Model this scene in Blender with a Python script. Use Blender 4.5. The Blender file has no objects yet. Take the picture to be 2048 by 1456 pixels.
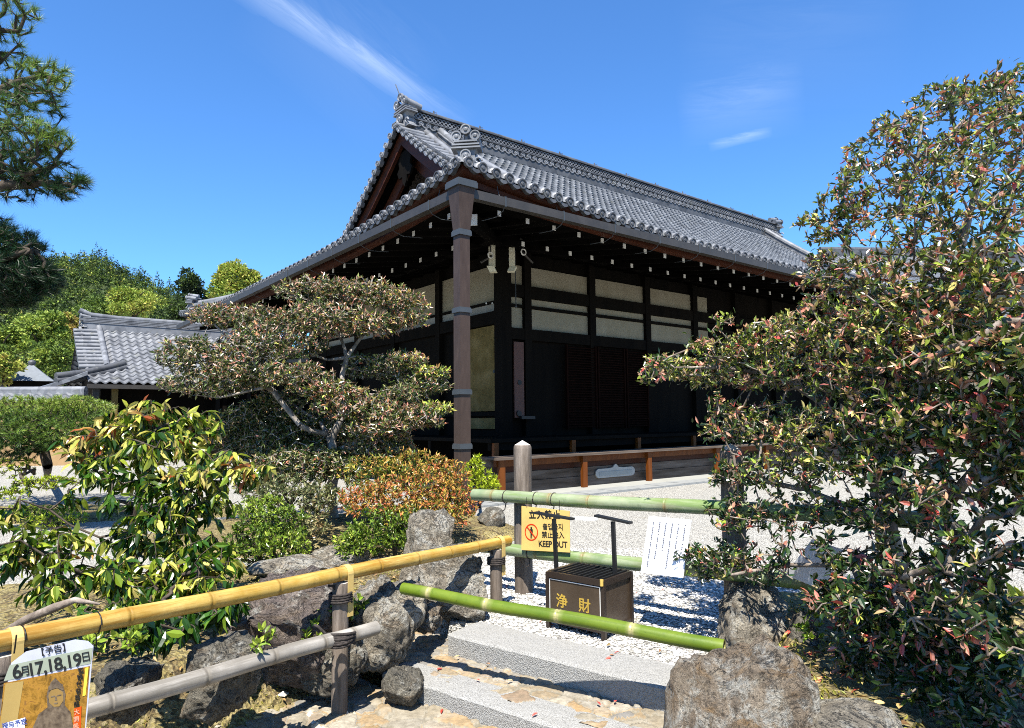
import bpy, math, random
import numpy as np
from mathutils import noise, Vector, Matrix
random.seed(7)
rng = np.random.default_rng(7)
S = bpy.context.scene
COL = S.collection

# ------------------------------------------------------------------ camera
FPX, PITCH, ROLL, HC = 1346.0, math.radians(4.69), .0097, 1.25
_R0 = np.array([1, 0, 0.]); _F = np.array([0, math.cos(PITCH), math.sin(PITCH)]); _U0 = np.array([0, -math.sin(PITCH), math.cos(PITCH)])
_R = _R0*math.cos(ROLL) - _U0*math.sin(ROLL); _U = _U0*math.cos(ROLL) + _R0*math.sin(ROLL); CAM = np.array([0, 0, HC])
cd = bpy.data.cameras.new('camera'); cam = bpy.data.objects.new('camera', cd); COL.objects.link(cam)
cd.sensor_width = 36; cd.lens = 36*FPX/2048; cd.clip_end = 3000; cd.clip_start = .05
cam.matrix_world = Matrix(((_R[0], _U[0], -_F[0], 0), (_R[1], _U[1], -_F[1], 0), (_R[2], _U[2], -_F[2], HC), (0, 0, 0, 1)))
S.camera = cam
S.render.resolution_x, S.render.resolution_y = 1024, 728

# ------------------------------------------------------------------ light
SUN_EL = math.radians(60); SUN_H = np.array([-.10, -.995])      # the sun stands behind the photographer
sd = np.array([SUN_H[0]*math.cos(SUN_EL), SUN_H[1]*math.cos(SUN_EL), math.sin(SUN_EL)])
sl = bpy.data.lights.new('sun', 'SUN'); so = bpy.data.objects.new('sun', sl); COL.objects.link(so)
sl.energy = 5.0; sl.angle = math.radians(.5); sl.color = (1, .955, .88)
so.rotation_euler = Vector(sd).to_track_quat('Z', 'Y').to_euler(); so.location = (0, -20, 40)
W = bpy.data.worlds.new('World'); S.world = W; W.use_nodes = True
nt = W.node_tree; nt.nodes.clear()
def N(t, **k):
    n = nt.nodes.new(t)
    for a, b in k.items(): setattr(n, a, b)
    return n
L = lambda a, b: nt.links.new(a, b)
wo = N('ShaderNodeOutputWorld'); bg = N('ShaderNodeBackground'); sky = N('ShaderNodeTexSky', sky_type='NISHITA')
sky.sun_disc = False; sky.sun_elevation = SUN_EL; sky.sun_rotation = math.atan2(SUN_H[0], SUN_H[1])
sky.air_density = 1.0; sky.dust_density = .25; sky.ozone_density = 3.0
hs = N('ShaderNodeHueSaturation'); hs.inputs['Saturation'].default_value = 1.0; hs.inputs['Value'].default_value = 1.0
tn = N('ShaderNodeMix', data_type='RGBA', blend_type='MULTIPLY'); tn.inputs['Factor'].default_value = 1; tn.inputs['B'].default_value = (.58, 1.0, 1.42, 1)
L(sky.outputs[0], tn.inputs['A']); L(tn.outputs['Result'], hs.inputs['Color'])
# thin cirrus: streaks laid along a great circle of the real sky
tc = N('ShaderNodeTexCoord')
def ray(x, y):
    r = _F + _R*(x-1024)/FPX - _U*(y-728)/FPX
    return r/np.linalg.norm(r)
def vdot(vec):
    m = N('ShaderNodeVectorMath', operation='DOT_PRODUCT'); L(tc.outputs['Generated'], m.inputs[0]); m.inputs[1].default_value = tuple(vec); return m.outputs['Value']
def mth(op, a, b=None, clamp=False):
    m = N('ShaderNodeMath', operation=op); m.use_clamp = clamp
    for i, x in enumerate((a, b)):
        if x is None: continue
        if isinstance(x, (int, float)): m.inputs[i].default_value = x
        else: L(x, m.inputs[i])
    return m.outputs[0]
def streak(p, q, width, length_pad, amp, sc):
    a, b = ray(*p), ray(*q); n = np.cross(a, b); n /= np.linalg.norm(n); mid = a+b; mid /= np.linalg.norm(mid)
    tan = np.cross(n, mid); half = math.acos(max(-1, min(1, a@mid)))+length_pad
    d = vdot(n); t = vdot(tan)
    nz = N('ShaderNodeTexNoise'); nz.inputs['Scale'].default_value = sc; nz.inputs['Detail'].default_value = 10; nz.inputs['Roughness'].default_value = .72; nz.inputs['Distortion'].default_value = .6
    mp = N('ShaderNodeCombineXYZ'); L(mth('MULTIPLY', mth('ADD', t, mth('MULTIPLY', d, .9)), .8), mp.inputs[0]); L(mth('MULTIPLY', mth('SUBTRACT', d, mth('MULTIPLY', t, .12)), 6.5), mp.inputs[1]); L(mp.outputs[0], nz.inputs['Vector'])
    nn = mth('SUBTRACT', nz.outputs[0], .5)
    dd = mth('ADD', d, mth('MULTIPLY', nn, width*1.5))
    g = mth('SUBTRACT', 1, mth('POWER', mth('MULTIPLY', mth('ABSOLUTE', dd), 1/width), 1.3), True)
    e = mth('SUBTRACT', 1, mth('POWER', mth('ABSOLUTE', mth('MULTIPLY', t, 1/half)), 2.5), True)
    k = mth('MULTIPLY', mth('MULTIPLY', g, e), mth('MULTIPLY', mth('MULTIPLY', mth('SUBTRACT', nz.outputs[0], .22, True), 2.2), amp))
    return k
cl = streak((470, -40), (880, 215), .022, .05, .25, 9)
for a in [((1400, 225), (1560, 195), .05, .03, .09, 8), ((1440, 288), (1520, 268), .008, .016, .20, 20), ((600, 30), (760, 160), .09, .06, .05, 5), ((1450, 100), (1720, 60), .10, .06, .03, 5)]:
    cl = mth('ADD', cl, streak(*a), True)
mx = N('ShaderNodeMix', data_type='RGBA'); L(cl, mx.inputs['Factor']); L(hs.outputs[0], mx.inputs['A']); mx.inputs['B'].default_value = (7.6, 8.6, 9.6, 1)
L(mx.outputs['Result'], bg.inputs['Color']); bg.inputs['Strength'].default_value = .066
L(bg.outputs[0], wo.inputs[0])
S.view_settings.view_transform = 'Standard'; S.view_settings.look = 'None'; S.view_settings.exposure = 1.5; S.view_settings.gamma = 1
S.cycles.max_bounces = 6; S.cycles.transparent_max_bounces = 8; S.cycles.use_denoising = False; S.cycles.filter_width = 1.0
S.cycles.sample_clamp_indirect = 6

# ------------------------------------------------------------------ pixel <-> place
def prow(x, y): return _F + _R*(x-1024)/FPX - _U*(y-728)/FPX
def at(x, y, Y):
    r = prow(x, y); return CAM + r*Y/r[1]
def gz(x, y, z=0.):
    r = prow(x, y); return CAM + r*(z-HC)/r[2]

# ------------------------------------------------------------------ mesh building
INV = {}
class MB:
    def __init__(s): s.V = []; s.n = 0; s.F = []; s.T = []
    def add(s, v, f, m=0, sm=False, t=None):
        v = np.asarray(v, float).reshape(-1, 3); s.V.append(v)
        if isinstance(f, np.ndarray): s.F.append((f.astype(np.int64)+s.n, m, sm))
        else:
            by = {}
            for q in f: by.setdefault(len(q), []).append(q)
            for k, q in by.items(): s.F.append((np.array(q, np.int64)+s.n, m, sm))
        if t is not None: s.T.append((s.n, len(v), np.asarray(t, float)*np.ones(len(v))))
        s.n += len(v)
    def hexa(s, p, m=0): s.add(p, [(0, 3, 2, 1), (4, 5, 6, 7), (0, 1, 5, 4), (1, 2, 6, 5), (2, 3, 7, 6), (3, 0, 4, 7)], m)
    def box(s, lo, hi, m=0):
        (a, b, c), (d, e, f) = lo, hi
        s.hexa([(a, b, c), (d, b, c), (d, e, c), (a, e, c), (a, b, f), (d, b, f), (d, e, f), (a, e, f)], m)
    def obox(s, c, ex, ey, ez, m=0):   # half-extent vectors
        c, ex, ey, ez = map(np.asarray, (c, ex, ey, ez))
        s.hexa([c-ex-ey-ez, c+ex-ey-ez, c+ex+ey-ez, c-ex+ey-ez, c-ex-ey+ez, c+ex-ey+ez, c+ex+ey+ez, c-ex+ey+ez], m)
    def grid(s, P, m=0, sm=True, t=None):
        a, b = P.shape[:2]; i = np.arange(a*b).reshape(a, b)
        f = np.stack([i[:-1, :-1], i[1:, :-1], i[1:, 1:], i[:-1, 1:]], -1).reshape(-1, 4)
        s.add(P.reshape(-1, 3), f, m, sm, None if t is None else np.asarray(t).reshape(-1))
    def tube(s, pts, r, n=8, m=0, sm=True, cap=True, t=None):
        P = np.asarray(pts, float); k = len(P); r = np.ones(k)*r
        T = np.gradient(P, axis=0) if k > 2 else np.repeat((P[-1]-P[0])[None], k, 0)
        T /= np.linalg.norm(T, axis=1)[:, None]+1e-12
        a = np.array([0, 0, 1.]) if abs(T[0][2]) < .9 else np.array([1., 0, 0])
        B = np.cross(T, a); B /= np.linalg.norm(B, axis=1)[:, None]+1e-9; C = np.cross(T, B)
        an = np.linspace(0, 2*math.pi, n, endpoint=False)
        R = P[:, None] + r[:, None, None]*(np.cos(an)[None, :, None]*B[:, None]+np.sin(an)[None, :, None]*C[:, None])
        i = np.arange(k*n).reshape(k, n); j = np.roll(i, -1, 1)
        f = np.stack([i[:-1], i[1:], j[1:], j[:-1]], -1).reshape(-1, 4)
        tt = None if t is None else np.repeat(np.ones(k)*t, n)
        s.add(R.reshape(-1, 3), f, m, sm, tt)
        if cap:
            s.add(R[0], [tuple(range(n))], m, False, None if t is None else tt[:n]); s.add(R[-1], [tuple(range(n))[::-1]], m, False, None if t is None else tt[-n:])
    def prism(s, poly, o, ex, ey, ez, m=0):
        # polygon (2D list) in plane ex,ey at o extruded along ez
        q = np.asarray(poly, float); o, ex, ey, ez = map(np.asarray, (o, ex, ey, ez))
        a = o+q[:, :1]*ex+q[:, 1:]*ey; k = len(q)
        f = [tuple(range(k))[::-1], tuple(range(k, 2*k))]+[(i, (i+1) % k, k+(i+1) % k, k+i) for i in range(k)]
        s.add(np.vstack([a, a+ez]), f, m)
    def build(s, name, mats, parent=None, world=True, smooth_angle=None):
        if not isinstance(mats, (list, tuple)): mats = [mats]
        V = np.vstack(s.V)
        if parent is not None and world and parent.name in INV:
            M = INV[parent.name]; V = V@M[:3, :3].T+M[:3, 3]
        me = bpy.data.meshes.new(name)
        me.vertices.add(len(V)); me.vertices.foreach_set('co', V.astype(np.float32).ravel())
        tot = sum(f.size for f, _, _ in s.F); nf = sum(len(f) for f, _, _ in s.F)
        me.loops.add(tot); me.polygons.add(nf)
        me.loops.foreach_set('vertex_index', np.concatenate([f.ravel() for f, _, _ in s.F]).astype(np.int32))
        cnt = np.concatenate([np.full(len(f), f.shape[1]) for f, _, _ in s.F])
        me.polygons.foreach_set('loop_start', np.concatenate([[0], np.cumsum(cnt)[:-1]]).astype(np.int32))
        me.polygons.foreach_set('material_index', np.concatenate([np.full(len(f), m) for f, m, _ in s.F]).astype(np.int32))
        me.polygons.foreach_set('use_smooth', np.concatenate([np.full(len(f), sm) for f, _, sm in s.F]))
        if s.T:
            a = me.attributes.new('tint', 'FLOAT', 'POINT'); q = np.zeros(len(V), np.float32)
            for o, k, t in s.T: q[o:o+k] = t
            a.data.foreach_set('value', q)
        for mt in mats: me.materials.append(mt)
        me.update(calc_edges=True); me.validate()
        ob = bpy.data.objects.new(name, me); COL.objects.link(ob)
        if parent is not None:
            ob.parent = parent
            if parent.name in INV: INV[ob.name] = INV[parent.name]
        return ob
def tag(o, label=None, cat=None, group=None, kind=None):
    if label: o['label'] = label
    if cat: o['category'] = cat
    if group: o['group'] = group
    if kind: o['kind'] = kind
    return o
def thing(name, loc, label, cat, group=None, rz=0):
    o = bpy.data.objects.new(name, None); COL.objects.link(o); o.location = tuple(float(q) for q in loc); o.rotation_euler = (0, 0, rz); o.empty_display_size = .1
    M = np.array(Matrix.Translation(o.location) @ Matrix.Rotation(rz, 4, 'Z')); INV[o.name] = np.linalg.inv(M)
    return tag(o, label, cat, group)

# ------------------------------------------------------------------ materials
def newmat(name):
    global nt
    m = bpy.data.materials.new(name); m.use_nodes = True; nt = m.node_tree; nt.nodes.clear()
    o = N('ShaderNodeOutputMaterial'); p = N('ShaderNodeBsdfPrincipled'); L(p.outputs[0], o.inputs[0]); return m, p, o
def ramp(fac, stops, const=False):
    r = N('ShaderNodeValToRGB'); e = r.color_ramp.elements
    if const: r.color_ramp.interpolation = 'CONSTANT'
    while len(e) < len(stops): e.new(.5)
    for q, (a, c) in zip(e, stops): q.position = a; q.color = (*c, 1)
    L(fac, r.inputs[0]); return r.outputs[0]
def tex(scale, detail=4, rough=.55, stretch=None, dist=0):
    c = N('ShaderNodeTexCoord'); o = c.outputs['Object']
    if stretch is not None:
        mp = N('ShaderNodeMapping'); mp.inputs['Scale'].default_value = stretch; L(o, mp.inputs[0]); o = mp.outputs[0]
    n = N('ShaderNodeTexNoise'); n.inputs['Scale'].default_value = scale; n.inputs['Detail'].default_value = detail; n.inputs['Roughness'].default_value = rough; n.inputs['Distortion'].default_value = dist
    L(o, n.inputs['Vector']); return n.outputs[0]
def vor(scale, feature='F1', out='Distance', rand=1):
    c = N('ShaderNodeTexCoord'); v = N('ShaderNodeTexVoronoi', feature=feature); v.inputs['Scale'].default_value = scale; v.inputs['Randomness'].default_value = rand
    L(c.outputs['Object'], v.inputs['Vector']); return v.outputs[out]
def bump(p, h, strength=.4, dist=.02):
    b = N('ShaderNodeBump'); b.inputs['Strength'].default_value = strength; b.inputs['Distance'].default_value = dist; L(h, b.inputs['Height']); L(b.outputs[0], p.inputs['Normal'])
def mixc(a, b, fac, mode='MIX'):
    m = N('ShaderNodeMix', data_type='RGBA', blend_type=mode)
    for k, x in (('A', a), ('B', b)):
        if isinstance(x, tuple): m.inputs[k].default_value = (*x, 1)
        else: L(x, m.inputs[k])
    if isinstance(fac, (int, float)): m.inputs['Factor'].default_value = fac
    else: L(fac, m.inputs['Factor'])
    return m.outputs['Result']
def pmat(name, stops, scale=8, detail=5, rough=.7, bs=.3, bd=.01, bscale=None, stretch=None, spec=.4, metal=0, nrough=.6):
    m, p, o = newmat(name); t = tex(scale, detail, nrough, stretch)
    L(ramp(t, stops), p.inputs['Base Color']); p.inputs['Roughness'].default_value = rough; p.inputs['Specular IOR Level'].default_value = spec; p.inputs['Metallic'].default_value = metal
    if bs: bump(p, tex(bscale or scale*3, 5, .65, stretch), bs, bd)
    return m
def stained(name, stops, stain):
    m, p, o = newmat(name); c = ramp(tex(3, 6), stops); c = mixc(c, stain, mth('MULTIPLY', ramp(tex(2.2, 8, .7, (1, 1, .35)), [(.45, (0, 0, 0)), (.75, (1, 1, 1))]), .55)); L(c, p.inputs['Base Color']); p.inputs['Roughness'].default_value = .92; p.inputs['Specular IOR Level'].default_value = .1; bump(p, tex(60, 5), .15, .004); return m
def flat(name, c, rough=.6, spec=.4): return pmat(name, [(.3, tuple(x*.86 for x in c)), (.7, tuple(min(1, x*1.1) for x in c))], 6, 4, rough, .08, .004, spec=spec)
def leafmat(name, stops, rough=.38, trans=.26, spec=.5, vary=.5):
    m, p, o = newmat(name)
    a = N('ShaderNodeAttribute', attribute_name='tint'); c = ramp(a.outputs['Fac'], stops)
    g = N('ShaderNodeNewGeometry'); h = N('ShaderNodeHueSaturation')
    L(c, h.inputs['Color']); L(mth('ADD', mth('MULTIPLY', g.outputs['Random Per Island'], vary*2), 1-vary), h.inputs['Value'])
    L(h.outputs[0], p.inputs['Base Color']); p.inputs['Roughness'].default_value = rough; p.inputs['Specular IOR Level'].default_value = spec
    t = N('ShaderNodeBsdfTranslucent'); L(mixc(h.outputs[0], (.9, 1, .3), .35, 'MULTIPLY'), t.inputs[0]); mx = N('ShaderNodeMixShader'); mx.inputs[0].default_value = trans
    L(p.outputs[0], mx.inputs[1]); L(t.outputs[0], mx.inputs[2]); L(mx.outputs[0], o.inputs[0]); return m

M = {}
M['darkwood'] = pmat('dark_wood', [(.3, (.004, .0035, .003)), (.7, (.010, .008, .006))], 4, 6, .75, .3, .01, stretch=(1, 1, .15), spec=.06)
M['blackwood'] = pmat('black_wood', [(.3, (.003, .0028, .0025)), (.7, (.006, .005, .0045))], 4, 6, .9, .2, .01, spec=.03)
M['redwood'] = pmat('red_brown_wood', [(.3, (0.0294, 0.0076, 0.0034)), (.7, (0.0672, 0.0189, 0.0076))], 3, 6, .6, .3, .01, stretch=(.3, 1, 2), spec=.3)
M['orangewood'] = pmat('orange_wood', [(.25, (0.0992, 0.031, 0.0099)), (.75, (0.2046, 0.0744, 0.0279))], 6, 6, .6, .3, .008, stretch=(2, 2, .25), spec=.3)
M['weathered'] = pmat('weathered_board', [(.3, (0.062, 0.0465, 0.0341)), (.5, (0.1178, 0.093, 0.0744)), (.72, (0.186, 0.155, 0.1302))], 5, 7, .85, .4, .01, stretch=(.25, 1, 2.5), spec=.2)
M['brownboard'] = pmat('brown_board', [(.3, (0.096, 0.045, 0.033)), (.7, (0.132, 0.066, 0.051))], 5, 6, .6, .2, .006, stretch=(2, 2, .2))
M['plaster'] = stained('cream_plaster', [(.3, (0.284, 0.258, 0.193)), (.7, (0.335, 0.309, 0.241))], (0.230, 0.196, 0.135))
M['coolplaster'] = pmat('pale_plaster', [(.3, (0.2904, 0.2904, 0.264)), (.7, (0.3344, 0.3344, 0.308))], 3, 6, .9, .12, .004, bscale=60, spec=.1)
M['goldpanel'] = stained('golden_door_board', [(.3, (.13, .095, .040)), (.5, (.20, .15, .068)), (.72, (.28, .215, .11))], (.055, .040, .020))
M['white'] = flat('white_paint', (.80, .79, .74), .6)
M['cream'] = flat('cream_paint', (.78, .74, .58), .6)
M['gutter'] = pmat('bronze_gutter', [(.3, (0.0309, 0.0281, 0.0248)), (.7, (0.0536, 0.0475, 0.0413))], 4, 6, .5, .12, .004, spec=.5)
M['downspout'] = pmat('brown_downspout', [(.3, (.046, .031, .024)), (.6, (.062, .043, .034)), (.8, (.092, .067, .054))], 7, 8, .5, .15, .004, spec=.3, stretch=(2, 2, .5))
M['collar'] = flat('dark_collar', (.055, .062, .068), .45)
M['kerb'] = pmat('kerb_stone', [(.3, (0.209, 0.2145, 0.209)), (.7, (0.3025, 0.308, 0.297))], 10, 6, .85, .4, .01)
M['iron'] = flat('dark_iron', (.012, .012, .012), .45)
M['brass'] = flat('brass', (.55, .40, .14), .4)
def tile_mat(name, lo, hi, rough=.42):
    m, p, o = newmat(name); t = tex(2.2, 6, .6); v = vor(5.2, 'F1', 'Color'); sp = N('ShaderNodeSeparateColor'); L(v, sp.inputs[0])
    f = mth('ADD', mth('MULTIPLY', t, .65), mth('MULTIPLY', sp.outputs[0], .32)); c = ramp(f, [(.22, tuple(q*.75 for q in lo)), (.5, tuple((a+b)/2 for a, b in zip(lo, hi))), (.8, tuple(q*1.15 for q in hi))]); c = mixc(c, (.13, .125, .07), mth('MULTIPLY', ramp(tex(3.1, 9, .7), [(.56, (0, 0, 0)), (.70, (1, 1, 1))]), .45)); L(c, p.inputs['Base Color'])
    p.inputs['Roughness'].default_value = rough+.06; p.inputs['Specular IOR Level'].default_value = .5; bump(p, tex(40, 4), .12, .005); return m
M['tile'] = tile_mat('grey_roof_tile', (0.1196, 0.1243, 0.1336), (0.2483, 0.2577, 0.2715), .36)
M['tiledark'] = tile_mat('dark_ridge_tile', (0.0483, 0.0504, 0.0552), (0.1035, 0.1069, 0.1138), .45)
M['tilepale'] = tile_mat('pale_roof_tile', (0.132, 0.1375, 0.1485), (0.231, 0.2365, 0.2475), .38)
# gravel
m, p, o = newmat('white_gravel')
v1 = vor(95, 'F1', 'Color'); sp = N('ShaderNodeSeparateColor'); L(v1, sp.inputs[0]); d1 = vor(95); 
c = ramp(sp.outputs[0], [(0, (.16, .155, .14)), (.18, (.34, .325, .285)), (.5, (.50, .48, .425)), (1, (.64, .62, .56))])
c = mixc(c, (.10, .095, .085), ramp(d1, [(.45, (0, 0, 0)), (.80, (1, 1, 1))])); big = tex(1.3, 6)
c = mixc(c, (.34, .29, .19), ramp(big, [(.58, (0, 0, 0)), (.78, (.5, .5, .5))])); L(c, p.inputs['Base Color']); p.inputs['Roughness'].default_value = .9
bump(p, mth('SUBTRACT', 1, d1), .9, .012); M['gravel'] = m
# granite
def granite(name, a, b, d):
    m, p, o = newmat(name); v = vor(330, 'F1', 'Color'); sp = N('ShaderNodeSeparateColor'); L(v, sp.inputs[0])
    c = ramp(sp.outputs[0], [(0, d), (.22, a), (.6, b), (1, tuple(min(1, x*1.15) for x in b))]); c = mixc(c, (.36, .345, .30), mth('MULTIPLY', tex(3, 7), .5)); L(c, p.inputs['Base Color'])
    p.inputs['Roughness'].default_value = .85; bump(p, mth('ADD', mth('MULTIPLY', tex(22, 6, .7), 1.5), mth('ADD', tex(140, 4), vor(200))), .8, .005); return m
M['granite'] = granite('grey_granite', (.23, .228, .22), (.35, .348, .335), (.085, .085, .085))
# rocks: mottled stone, lichen, rust stains and cracks
def rock_mat(name, a, b, c3, lichen=.5, stain=(.34, .18, .06), sf=.35):
    a, b, c3 = [(q[0]*1.04, q[1]*.98, q[2]*.86) for q in (a, b, c3)]
    m, p, o = newmat(name); t = tex(7, 9, .68, None, .6); c = ramp(t, [(.28, a), (.5, b), (.72, c3)])
    c = mixc(c, stain, mth('MULTIPLY', ramp(tex(5.3, 6, .6, (1, 1, 2.2), 1.1), [(.52, (0, 0, 0)), (.68, (1, 1, 1))]), sf))
    lf = ramp(tex(8.5, 8, .66, None, .5), [(.60-.12*lichen, (0, 0, 0)), (.66-.10*lichen, (1, 1, 1))]); lf2 = ramp(tex(60, 4), [(.36, (.2, .2, .2)), (.6, (1, 1, 1))])
    c = mixc(c, (.62, .61, .55), mth('MULTIPLY', mth('MULTIPLY', lf, lf2), .85))
    cr = ramp(tex(6.5, 10, .75, (1, 1, 1.6), 1.4), [(.485, (0, 0, 0)), (.50, (1, 1, 1)), (.515, (0, 0, 0))]); c = mixc(c, (.03, .026, .022), mth('MULTIPLY', cr, .8))
    sp = ramp(tex(90, 5, .7), [(.36, (1, 1, 1)), (.46, (0, 0, 0))]); c = mixc(c, (.03, .028, .025), mth('MULTIPLY', sp, .8))
    L(c, p.inputs['Base Color']); p.inputs['Roughness'].default_value = .88; p.inputs['Specular IOR Level'].default_value = .3
    bump(p, mth('ADD', tex(20, 10, .78, None, .8), mth('ADD', mth('MULTIPLY', tex(5, 6, .6, None, 1), 1.4), mth('MULTIPLY', cr, -.35))), 1.0, .07); return m
M['rockpale'] = rock_mat('lichen_rock', (0.165, 0.1513, 0.1375), (0.4125, 0.3918, 0.3575), (0.6875, 0.66, 0.5913), .9)
M['rockpurple'] = rock_mat('purple_grey_rock', (0.125, 0.1063, 0.11), (0.25, 0.2188, 0.2188), (0.4125, 0.375, 0.3625), .25, (0.375, 0.275, 0.15), .25)
M['rockwarm'] = rock_mat('warm_brown_rock', (.13, .105, .085), (.31, .27, .235), (.50, .46, .41), .95, (.36, .21, .08), .5)
M['rockgrey'] = rock_mat('grey_rock', (0.108, 0.108, 0.102), (0.24, 0.234, 0.216), (0.408, 0.396, 0.36), .4)
# stones set in mortar
m, p, o = newmat('stone_paving'); a = N('ShaderNodeAttribute', attribute_name='tint')
c = ramp(a.outputs['Fac'], [(0, (.24, .215, .16)), (.06, (.27, .24, .18)), (.10, (.33, .30, .24)), (.25, (.32, .27, .19)), (.4, (.40, .27, .14)), (.5, (.38, .34, .27)), (.62, (.20, .195, .185)), (.75, (.43, .39, .31)), (.9, (.30, .22, .15)), (1, (.37, .34, .28))])
c = mixc(c, (.12, .10, .07), mth('MULTIPLY', ramp(tex(26, 8, .7), [(.40, (1, 1, 1)), (.62, (0, 0, 0))]), .55)); c = mixc(c, (.46, .43, .36), mth('MULTIPLY', ramp(tex(9, 6), [(.5, (0, 0, 0)), (.75, (1, 1, 1))]), .5)); L(c, p.inputs['Base Color']); p.inputs['Roughness'].default_value = .85
bump(p, tex(45, 8, .7), .8, .012); M['paving'] = m
# garden soil with moss
m, p, o = newmat('mossy_soil'); c = ramp(tex(4.5, 9, .7, None, .4), [(.30, (.07, .05, .028)), (.45, (.22, .165, .08)), (.55, (.34, .28, .12)), (.68, (.46, .38, .19)), (.8, (.28, .28, .07))])
sp = N('ShaderNodeSeparateColor'); L(vor(55, 'F1', 'Color'), sp.inputs[0]); c = mixc(c, (.38, .32, .18), mth('MULTIPLY', mth('GREATER_THAN', sp.outputs[0], .78), .7)); c = mixc(c, (.03, .02, .01), mth('MULTIPLY', mth('LESS_THAN', sp.outputs[0], .25), .6)); L(c, p.inputs['Base Color']); p.inputs['Roughness'].default_value = .95
bump(p, mth('ADD', tex(38, 8, .75), vor(50)), 1, .03); M['soil'] = m
M['midbark'] = pmat('mid_grey_bark', [(.3, (.07, .055, .045)), (.5, (.19, .155, .125)), (.7, (.40, .35, .30))], 14, 7, .85, .6, .015, stretch=(1, 1, .5))
M['bark'] = pmat('pale_grey_bark', [(.3, (.11, .095, .078)), (.5, (.29, .26, .225)), (.7, (.50, .46, .41))], 14, 7, .85, .6, .015, stretch=(1, 1, .5))
M['darkbark'] = pmat('dark_bark', [(.3, (0.035, 0.0266, 0.021)), (.7, (0.105, 0.084, 0.063))], 14, 7, .9, .7, .015, stretch=(1, 1, .4))
M['postwood'] = pmat('grey_post_wood', [(.3, (.055, .043, .033)), (.5, (.16, .13, .105)), (.72, (.30, .255, .215))], 9, 9, .85, .8, .012, stretch=(2.2, 2.2, .22), nrough=.7)
def bamboo_mat(name, a, b, node, under=None, rough=.38, along=None):
    m, p, o = newmat(name)
    d = along/np.linalg.norm(along); e = np.cross(d, [0, 0, 1.]); e /= np.linalg.norm(e); f = np.cross(d, e); cc = N('ShaderNodeTexCoord'); xyz = N('ShaderNodeCombineXYZ')
    for q, (v, k) in enumerate(((d, .55), (e, 9), (f, 9))):
        dt = N('ShaderNodeVectorMath', operation='DOT_PRODUCT'); L(cc.outputs['Object'], dt.inputs[0]); dt.inputs[1].default_value = tuple(float(w) for w in v); L(mth('MULTIPLY', dt.outputs['Value'], k), xyz.inputs[q])
    def lt(scale, rough_=.7):
        n = N('ShaderNodeTexNoise'); n.inputs['Scale'].default_value = scale; n.inputs['Detail'].default_value = 9; n.inputs['Roughness'].default_value = rough_; L(xyz.outputs[0], n.inputs['Vector']); return n.outputs[0]
    t = tex(6, 6, .6, (1, 1, 1)); c = ramp(t, [(.35, a), (.65, b)])
    g = N('ShaderNodeAttribute', attribute_name='tint'); c = mixc(c, node, g.outputs['Fac'])
    st = ramp(tex(16, 8, .7), [(.58, (0, 0, 0)), (.72, (1, 1, 1))]); c = mixc(c, tuple(x*.5 for x in a), mth('MULTIPLY', st, .65)); c = mixc(c, tuple(x*.25 for x in a), mth('MULTIPLY', ramp(tex(70, 6, .75), [(.62, (0, 0, 0)), (.70, (1, 1, 1))]), .7)); c = mixc(c, tuple(min(1, x*1.25+.03) for x in b), mth('MULTIPLY', ramp(tex(2.1, 7, .65), [(.55, (0, 0, 0)), (.7, (1, 1, 1))]), .6)); 
    c = mixc(c, tuple(x*.45 for x in a), mth('MULTIPLY', ramp(lt(4.5), [(.52, (0, 0, 0)), (.66, (1, 1, 1))]), .55)); c = mixc(c, tuple(min(1, x*1.2) for x in b), mth('MULTIPLY', ramp(lt(9), [(.54, (0, 0, 0)), (.68, (1, 1, 1))]), .5))
    if under: c = mixc(c, under, mth('MULTIPLY', ramp(lt(2.2), [(.47, (0, 0, 0)), (.60, (1, 1, 1))]), .85))
    L(c, p.inputs['Base Color']); p.inputs['Roughness'].default_value = rough+.10; p.inputs['Specular IOR Level'].default_value = .45; bump(p, mth('ADD', lt(7), tex(60, 4)), .14, .004); return m
M['bamyellow'] = bamboo_mat('yellow_bamboo', (.44, .29, .085), (.60, .44, .18), (.33, .22, .07), (.28, .145, .035), along=at(1016, 1081, 4.60)-at(-40, 1293, 2.30))
M['bamgrey'] = bamboo_mat('weathered_grey_bamboo', (.27, .25, .22), (.40, .375, .335), (.18, .16, .13), (.17, .155, .13), .5, along=at(752, 1255, 3.50)-at(60, 1452, 2.30))
M['bampale'] = bamboo_mat('pale_green_bamboo', (.185, .235, .135), (.31, .345, .22), (.24, .19, .10), (.15, .22, .07), .35, along=np.array([.77, -.64, 0]))
M['bamgreen'] = bamboo_mat('fresh_green_bamboo', (.085, .135, .020), (.15, .20, .035), (.36, .33, .16), None, .3, along=at(1442, 1291, 2.93)-at(806, 1178, 3.72))
M['bambandyellow'] = flat('yellow_bamboo_strip', (.62, .46, .20), .4)
M['rope'] = pmat('dark_rope', [(.3, (.018, .015, .013)), (.7, (.06, .05, .045))], 60, 4, .9, .6, .005)
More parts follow.
